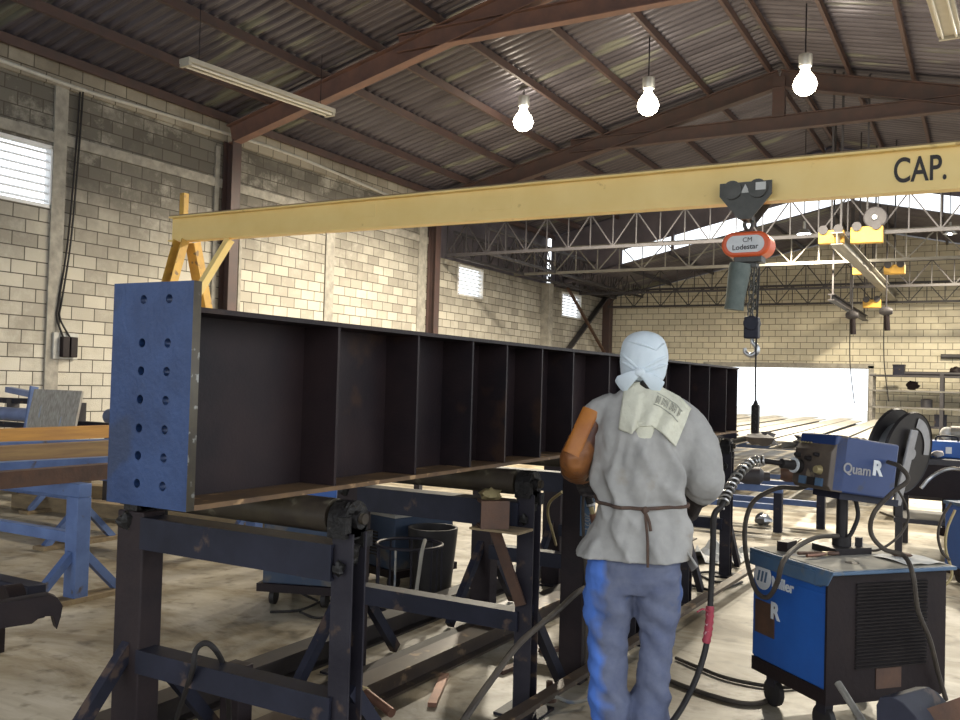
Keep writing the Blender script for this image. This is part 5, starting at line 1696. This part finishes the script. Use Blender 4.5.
for pts, r, m, lab in (
    ([at(450, 500, t=7.2), at(450, 530, t=7.2), at(449, 560, t=7.0), at(440, 575, Z=.015), at(425, 568, Z=.015), at(442, 590, Z=.015), at(470, 588, Z=.015), at(500, 580, Z=.015)], .011, RUBBER, 'black hose dropping to the floor right of the wire cage'),
    ([at(375, 600, Z=.012), at(395, 590, Z=.012), at(440, 590, Z=.012), at(455, 603, Z=.012), at(430, 615, Z=.012), at(385, 612, Z=.012)], .010, RUBBERBROWN, 'brown hose coiled on the floor around the wire cage'),
    ([at(270, 612, Z=.012), at(300, 610, Z=.012), at(325, 601, Z=.012), at(345, 607, Z=.012), at(320, 618, Z=.012), at(300, 612, Z=.014)], .008, RUBBER, 'thin black cable looped on the floor left of the first stand post'),
    ([at(276, 560, t=6.0), at(285, 575, t=5.9), at(300, 592, t=5.8), at(318, 601, Z=.012)], .008, RUBBER, 'black cable hanging from the machine behind the first stand'),
    ([at(530, 550, Z=.012), at(552, 541, Z=.012), at(575, 543, Z=.012), at(600, 540, Z=.012)], .010, RUBBERBROWN, 'brown hose lying across the pale floor behind the second stand, far one'),
    ([at(500, 576, Z=.012), at(540, 574, Z=.012), at(562, 560, Z=.012), at(560, 545, Z=.012)], .010, RUBBERBROWN, 'brown hose lying across the pale floor behind the second stand, near one'),
    ([at(562, 492, t=4.6), at(550, 502, t=4.7), at(548, 515, t=4.8), at(552, 530, t=5.0), at(556, 545, t=5.6)], .008, BRASS, 'thin yellowish hose hanging behind the left glove of the worker'),
):
    cable('floor_cable', pts, r, m, lab, 'hose')
tag(MB().bx(*(lambda p: (p.x - .02, p.x + .02, p.y - .015, p.y + .015, 0, .62))(at(556, 560, t=7.3))).build('blue_stake', BLUEFRAME), 'thin bright blue upright post seen left of the worker behind the girder', 'post')
cable('long_hose', [V((-1.68, 4.22, .45)), at(581, 590, t=4.14), at(556, 612, t=3.95), at(520, 643, t=3.6), at(490, 682, t=3.3), at(463, 722, t=3.08), at(440, 765, Z=.02), at(420, 800, Z=.02)], .013, RUBBERBROWN, 'brown hose running diagonally down in front of the second stand', 'hose')
# items at the first stand
cable('looped_hose', [at(176, 720, t=3.3), at(186, 690, t=3.15), at(193, 668, t=3.08), at(196, 650, t=3.08), at(206, 643, t=3.08), at(217, 652, t=3.1), at(226, 672, t=3.2), at(228, 694, t=3.35), at(230, 735, t=3.6)], .010, RUBBER, 'black hose arching over the crossbar of the first stand', 'hose')
q = at(237, 676, t=3.62)
tag(MB().bx(q.x - .05, q.x + .05, q.y - .04, q.y + .04, 0, q.z + .05).build('stub_post', POSTBROWN, bevel=.004), 'short dark square post behind the crossbar of the first stand', 'post')
q = at(358, 690, t=3.95)
pf = thing('pipe_fitting', 'copper coloured pipe stub with a brass elbow on the floor by the stand', 'pipe fitting', q)
MB().tube([q + V((-.03, -.02, 0)), q, at(366, 694, t=3.9)], .028, 12).build('elbow', BRASS, pf)
MB().tube([at(366, 693, t=3.9), at(392, 713, t=3.75)], .020, 12).build('pipe', COPPER, pf)
MB().bx(q.x - .04, q.x + .04, q.y - .03, q.y + .03, 0, q.z - .02).build('foot', RUST, pf)
for k, (x0, y0, x1, y1, m, lab) in enumerate(((540, 651, 585, 646, RUST, 'flat rusty strip on the floor between the stand and the worker'), (562, 643, 586, 634, RUST, 'short rusty strip lying across the flat strip'), (432, 705, 445, 675, COPPER, 'short copper strip on the floor by the brown channel'), (500, 672, 520, 664, RUST, 'small rusty offcut on the floor behind the second stand foot'))):
    p0, p1 = at(x0, y0, Z=.012), at(x1, y1, Z=.012)
    tag(MB().bar(p0, p1, .04, .02).build('steel_strip', m), lab, 'scrap', 'steel offcuts on the floor')
cable('hose_end', [at(547, 700, Z=.05), at(556, 697, Z=.05), at(570, 702, Z=.03), at(586, 700, Z=.03), at(594, 690, Z=.05)], .009, DUSTY, 'grey hose end with a valve lying beside the floor angle bar', 'hose')
tag(MB().lathe(at(549, 701, Z=.0), (0, 0, 1), [(0, 0), (0, .035), (.03, .035), (.035, .015), (.09, .015), (.09, 0)], 14).build('valve', RUST), 'small rusty valve on the floor beside the grey hose end', 'valve')

# ================================================================== RIGHT AND FAR END
def low_frame(x0, x1, y, lab, z=.47):
    t = thing('blue_floor_frame', lab, 'frame', ((x0 + x1) / 2, y, 0), group='low blue frames right of the worker')
    MB().bx(x0, x1, y - .04, y + .04, z - .07, z).build('top_bar', BLUEFRAME, t)
    MB().bx(x0 + .04, x1 - .04, y - .03, y + .03, .22, .28).build('stretcher', BLUEFRAME, t)
    for x in (x0 + .04, x1 - .04):
        MB().bx(x - .04, x + .04, y - .04, y + .04, 0, z - .07).build('leg', STANDBLUE, t)
    return t
low_frame(-2.9, -1.83, 9.55, 'low blue frame right of the worker, nearer of two')
low_frame(-2.6, -1.5, 10.1, 'low blue frame right of the worker, farther of two')
low_frame(-5.8, -1.2, 12.9, 'low blue frame holding up the near end of the pale bars', .70)
low_frame(-6.3, -1.6, 20.5, 'low blue frame under the middle of the pale bars', .70)
for k in range(11):
    x = -5.9 + k * .40
    y0 = 11.9 + (k % 2) * .5
    tag(MB().ibeam((x + .4, y0, .70 + .05), (x, y0 + 10.5 + (k % 2), .70 + .05), .10, .32, .01, .012).build('pale_bar', BARGREY), 'pale steel bar in the row laid out towards the bright doorway', 'steel bar', 'pale bars in front of the bright doorway')
for k in range(5):
    q = V((-3.6 + .55 * k, 11.6 + .25 * (k % 2), .80))
    tag(MB().ball(q + V((0, 0, .03)), .13, 10, sq=(1.5, .8, .6), lump=.9, seed=k + 20).build('dark_part', STANDBLUE if k % 2 else TRUSSM), 'dark lumpy steel part lying on the near ends of the pale bars', 'steel part', 'dark parts on the pale bars')
for (x, y, lab) in ((-2.25, 9.55, 'dull grey gearbox lying on the nearer low blue frame'), (-1.95, 10.1, 'rusty motor lying on the farther low blue frame')):
    tag(MB().lathe((x, y - .06, .56), (1, .2, 0), [(0, 0), (0, .07), (.05, .09), (.2, .09), (.24, .05), (.3, .05), (.3, 0)], 16).build('machine_part', RUST if 'rusty' in lab else TRUSSM), lab, 'machine part')
q = at(763, 525, Z=0)
tag(MB().ball((q.x, q.y, .06), .09, 10, sq=(1, 1, .66), lump=.6, seed=9).build('crumpled_foil', CHROME), 'shiny crumpled foil on the floor under the low blue frame', 'foil')
for k, (px, py, lab) in enumerate(((712, 560, 'white crumpled paper on the floor right of the worker, nearer one'), (738, 556, 'white crumpled paper on the floor right of the worker, farther one'))):
    q = at(px, py, Z=0)
    tag(MB().grid(lambda u, v: V((q.x - .25 + .5 * u, q.y - .2 + .4 * v, .01 + .05 * noise.noise(V((u * 4 + k * 5, v * 4, 0))) ** 2 * 8)), 12, 12).build('paper_sheet', PAPER), lab, 'paper')
for k, (a_, b_, c_) in enumerate((((680, 578), (705, 572), (735, 576)), ((690, 585), (715, 590), (742, 582)), ((700, 575), (720, 582), (745, 572)))):
    cable('floor_cable', [at(*a_, Z=.012), at(*b_, Z=.012), at(*c_, Z=.012)], .010, RUBBER, 'black cable on the floor behind the gun cable, %s strand' % ('farthest', 'nearest', 'middle')[k], 'cable')

# dark work table with a small blue machine and a white rag at the right edge
q = at(930, 458, t=8.2)
tb = thing('work_table', 'dark steel work table at the right edge under a white rag', 'table', (q.x, q.y, 0))
x0, x1, y0, y1 = q.x - .28, q.x + 1.2, q.y - .15, q.y + .6
MB().bx(x0, x1, y0, y1, q.z - .05, q.z).build('table_top', TRUSSM, tb)
MB().bx(x0 + .03, x1 - .03, y0 + .02, y1 - .02, q.z - .34, q.z - .05).build('apron', BLACKPANEL, tb)
MB().bx(x0, x1, y0, y1, .28, .32).build('shelf', TRUSSM, tb)
for x in (x0 + .04, x1 - .04):
    for y in (y0 + .04, y1 - .04):
        MB().bx(x - .03, x + .03, y - .03, y + .03, .0, q.z - .05).build('leg', TRUSSM, tb)
sm = thing('small_welder', 'small bright blue box machine with a white mark on the dark work table', 'machine', (q.x + .2, q.y + .3, q.z))
MB().bx(q.x - .03, q.x + .27, q.y + .15, q.y + .42, q.z, q.z + .15).build('case', BLUE, sm, bevel=.01)
MB().bx(q.x + .12, q.x + .17, q.y + .145, q.y + .15, q.z + .04, q.z + .10).build('white_mark', WHITEPAINT, sm)
MB().tube(catmull([(q.x + .03, q.y + .28, q.z + .14), (q.x + .05, q.y + .28, q.z + .19), (q.x + .20, q.y + .28, q.z + .19), (q.x + .22, q.y + .28, q.z + .14)], 4), .01, 8).build('carry_handle', RUBBER, sm)
tag(MB().grid(lambda u, v: V((x0 - .03 + .42 * u, y0 - .03 + .30 * v, q.z + .012 + .09 * max(0, noise.noise(V((u * 4, v * 3, 1.7))) + .25))), 18, 12).build('rag', RAG), 'crumpled white rag on the near left corner of the dark work table', 'rag')
mw2 = thing('old_welding_machine', 'grey-topped machine with a pale cylinder behind the dark work table', 'machine', (q.x + .35, q.y + 1.6, 0))
zz = at(940, 424, t=10).z
MB().bx(q.x + .05, q.x + .9, q.y + 1.3, q.y + 1.8, .08, zz - .16).build('cabinet', STANDBLUE, mw2, bevel=.01)
MB().bx(q.x + .03, q.x + .92, q.y + 1.28, q.y + 1.82, 0, .08).build('skid_base', BLACKPANEL, mw2)
MB().tube([(q.x + .12, q.y + 1.5, zz - .08), (q.x + .85, q.y + 1.5, zz - .06)], .08, 18).build('tank', BARGREY, mw2)
MB().ball((q.x + .08, q.y + 1.5, zz - .08), .07, 12).build('tank_cap', PAPER, mw2)
# second wire spool behind it
q2 = at(893 + 28, 442, t=8.9)
tag(MB().lathe((q2.x, q2.y, q2.z), (-.8, .5, .1), [(0, .03), (0, .16), (.012, .165), (.02, .11), (.09, .11), (.095, .16), (.11, .16), (.11, .03)], 30).build('wire_spool', PLASTIC), 'smaller black wire spool on the machine behind the large spool', 'spool')
# floor trolley with a wheel, silver conduits
q = at(905, 500, t=10.6)
tr = thing('floor_trolley', 'low dark trolley with a black wheel beyond the large spool', 'trolley', (q.x, q.y, 0))
MB().bx(q.x - .25, q.x + 1.2, q.y - .2, q.y + .5, .24, .30).build('deck', TRUSSM, tr)
MB().bar((q.x - .28, q.y - .2, .34), (q.x + 1.0, q.y - .2, .30), .05, .04).build('edge_bar', BARGREY, tr)
for x in (q.x - .08, q.x + 1.0):
    for y in (q.y - .12, q.y + .42):
        MB().lathe((x - .03, y, .11), (1, 0, 0), [(0, 0), (0, .09), (.01, .11), (.05, .11), (.06, .09), (.06, 0)], 18).build('wheel', RUBBER, tr)
        MB().bx(x - .03, x + .03, y - .02, y + .02, .16, .24).build('fork', TRUSSM, tr)
arcp = [at(921, 488, t=7.4), at(930, 478, t=7.4), at(944, 470, t=7.35), at(958, 469, t=7.3), at(975, 474, t=7.2), at(985, 500, t=7.1), at(990, 540, t=7.05)]
cable('steel_conduit', arcp, .016, SPRING, 'silver ribbed conduit arching over the right edge', 'cable')
q = at(996, 594, Z=0)
m2 = thing('welding_machine', 'bright blue welding machine cut off by the right edge', 'welding machine', (q.x, q.y, 0), radians(40))
MB().bx(-.08, .5, -.05, .45, .12, .60).build('cabinet', BLUE, m2, world=False, bevel=.008)
MB().bx(-.09, .51, -.06, .46, .07, .12).build('skid_base', BLACKPANEL, m2, world=False)
MB().bx(-.09, .52, -.07, .46, .60, .625).build('lid', BLUEDULL, m2, world=False)
for x in (0, .42):
    for y in (.03, .37):
        MB().lathe((x - .015, y, .045), (1, 0, 0), [(0, 0), (0, .045), (.03, .045), (.03, 0)], 14).build('wheel', RUBBER, m2, world=False)
fr2 = at(950, 495, t=6.9)
for k, pts in enumerate(([(951, 503), (942, 518), (938, 535), (942, 552), (950, 560)], [(955, 510), (947, 530), (946, 550), (952, 575), (940, 590)])):
    cable('floor_cable', [at(x, y, t=6.6 - .02 * i) for i, (x, y) in enumerate(pts)], .010, BRASS if k else RUBBERBROWN, 'yellowish hose hanging on the blue machine at the right edge, %s loop' % ('inner' if k else 'outer'), 'hose')
cable('floor_hose', [at(880, 512, Z=.012), at(905, 520, Z=.012), at(935, 519, Z=.012), at(960, 522, Z=.012)], .012, RUBBERBROWN, 'long thin hose across the floor beyond the spool', 'hose')

# storage rack on the far wall
rx0 = at(872, 400, Y=29.8).x
rk = thing('storage_rack', 'long storage rack with dark stock against the far wall, right of the doorway', 'rack', (rx0 + 2.5, 29.9, 0))
for x in (rx0, rx0 + 1.9, rx0 + 3.8, rx0 + 5.6):
    for y in (29.5, 30.3):
        MB().bx(x - .05, x + .05, y - .05, y + .05, 0, 2.05).build('upright', BARGREY if x == rx0 else TRUSSM, rk)
for z in (.5, 1.05, 1.55, 2.0):
    MB().bx(rx0 - .05, rx0 + 5.65, 29.45, 30.35, z - .05, z).build('shelf', TRUSSP if z in (1.05, 1.55) else TRUSSM, rk)
for k in range(14):
    x = rx0 + .35 + .38 * k
    z = (.5, 1.05, 1.55, 2.0)[(k * 3) % 4]
    h_ = .16 + .18 * random.random()
    w_ = .16
    if k % 3 == 0:
        b = MB().lathe((x, 29.9, z), (0, 0, 1), [(0, 0), (0, w_), (h_ * .9, w_), (h_, w_ * .5), (h_, 0)], 16)
    elif k % 3 == 1:
        b = MB().bx(x - w_, x + w_, 29.7, 30.1, z, z + h_).box((x, 29.9, z + h_ + .02), (w_ * 2.1, .44, .04))
    else:
        b = MB().ball((x, 29.9, z + .15), .17, 12, sq=(1.1, .8, .72), lump=.5, seed=k + 40)
    tag(b.build('stored_part', (TRUSSM, STANDBLUE, BLACKPANEL)[k % 3]), 'dark machine part stored on a shelf of the far rack', 'machine part', 'dark parts on the far rack')
tag(MB().tube([(rx0 + .6, 29.8, 2.06), (rx0 + 5.0, 29.7, 2.07)], .055, 10).build('steel_pipe', TRUSSM), 'dark pipe lying along the top of the far rack', 'pipe')
tag(MB().tube([(rx0 + 1.8, YB - .1, 2.62), (rx0 + 6.0, YB - .1, 2.62)], .07, 10).build('wall_pipe', TRUSSM), 'dark pipe fixed to the far wall above the rack', 'pipe', kind='structure')

# monorail beam, yellow crane ends and small hoists under the far trusses
def monorail(p0, p1, d, wd, lab, m):
    p0, p1 = V(p0), V(p1)
    t = thing('runway_beam', lab, 'runway beam', (p0 + p1) / 2, kind='structure')
    MB().ibeam(p0, p1, d, wd, .02, .02).build('beam', m, t)
    for k in (0.04, .5, .95):
        q = p0.lerp(p1, k)
        zt_ = roof_z(q.x) - .02 if q.y < 26 else low_z(q.x) - .02
        MB().bx(q.x - .02, q.x + .02, q.y - .02, q.y + .02, q.z + d / 2, zt_).build('hanger', TRUSSM, t)
    return t
m0, m1 = at(842, 238, t=17.5), at(885, 286, t=26.5)
mx = (m0.x + m1.x) / 2
monorail((mx, m0.y, m0.z), (mx, m1.y + 3, m0.z), .24, .22, 'pale runway beam running to the far wall at the right', BARGREY)
n0 = at(831, 297, t=22)
monorail((n0.x, n0.y, n0.z), (n0.x, n0.y + 7, n0.z), .16, .16, 'dark runway beam lower down towards the far wall', TRUSSM)
for px0, px1, py, t_, hh, lab in ((819, 846, 238, 18.2, 13, 'yellow crane end carriage left of the pale runway beam'), (851, 885, 236, 18.0, 16, 'yellow crane end carriage right of the pale runway beam'), (853, 866, 270, 22.5, 10, 'small yellow carriage farther along the runway, left one'), (884, 906, 270, 22.5, 9, 'small yellow carriage farther along the runway, right one'), (863, 882, 304, 26.0, 8, 'smallest yellow carriage near the far wall')):
    a_, b_ = at(px0, py, t=t_), at(px1, py, t=t_)
    hz = hh * t_ / 900
    t = thing('crane_carriage', lab, 'crane carriage', (a_ + b_) / 2)
    MB().bx(a_.x, b_.x, a_.y - .1, a_.y + .1, a_.z - hz / 2, a_.z + hz / 2).build('carriage_beam', YELDARK, t, bevel=.01)
    for q in (a_.lerp(b_, .2), a_.lerp(b_, .8)):
        MB().lathe((q.x, a_.y - .14, q.z + hz / 2), (0, 1, 0), [(0, 0), (0, .09), (.05, .09), (.05, 0)], 14).build('wheel', TRUSSM, t)
    q = a_.lerp(b_, .5)
    zt_ = roof_z(q.x) if q.y < 26 else low_z(q.x)
    MB().bx(q.x - .018, q.x + .018, a_.y - .018, a_.y + .018, a_.z + hz / 2, zt_).build('hanger', TRUSSM, t)
    if hh > 14:
        MB().lathe((b_.x - .15, a_.y, a_.z + hz / 2 + .17), (.1, -1, 0), [(-.1, 0), (-.1, .18), (.08, .22), (.10, .2), (.10, 0)], 20).build('motor', TRUSSM, t)
        MB().lathe((b_.x - .15, a_.y - .10, a_.z + hz / 2 + .17), (.1, -1, 0), [(0, 0), (0, .07), (.03, .05), (.03, 0)], 16).build('motor_cap', CHROME, t)
for px, py, t_, lab in ((852, 319, 24.5, 'small dark chain hoist hanging before the far wall, left one'), (886, 315, 24.0, 'small dark chain hoist hanging before the far wall, right one')):
    q = at(px, py, t=t_)
    t = thing('small_hoist', lab, 'hoist', q)
    zt_ = low_z(q.x) if q.y > 26 else roof_z(q.x)
    MB().tube([(q.x, q.y, q.z + .1), (q.x, q.y, zt_)], .02, 6).build('suspension', TRUSSM, t)
    b = MB().lathe((q.x - .16, q.y, q.z + .1), (1, 0, 0), [(0, 0), (0, .07), (.1, .12), (.22, .12), (.32, .07), (.32, 0)], 16)
    b.build('motor', TRUSSM, t)
    MB().tube([(q.x + .02, q.y, q.z), (q.x + .04, q.y, q.z - .42)], .07, 12).build('chain_bag', BLACKPANEL, t)
    cable('pendant_cord', [(q.x - .05, q.y, q.z), (q.x - .03, q.y, q.z - 1.2), (q.x + .1, q.y, q.z - 2.3)], .014, RUBBER, parent=t, k=4, n=6)
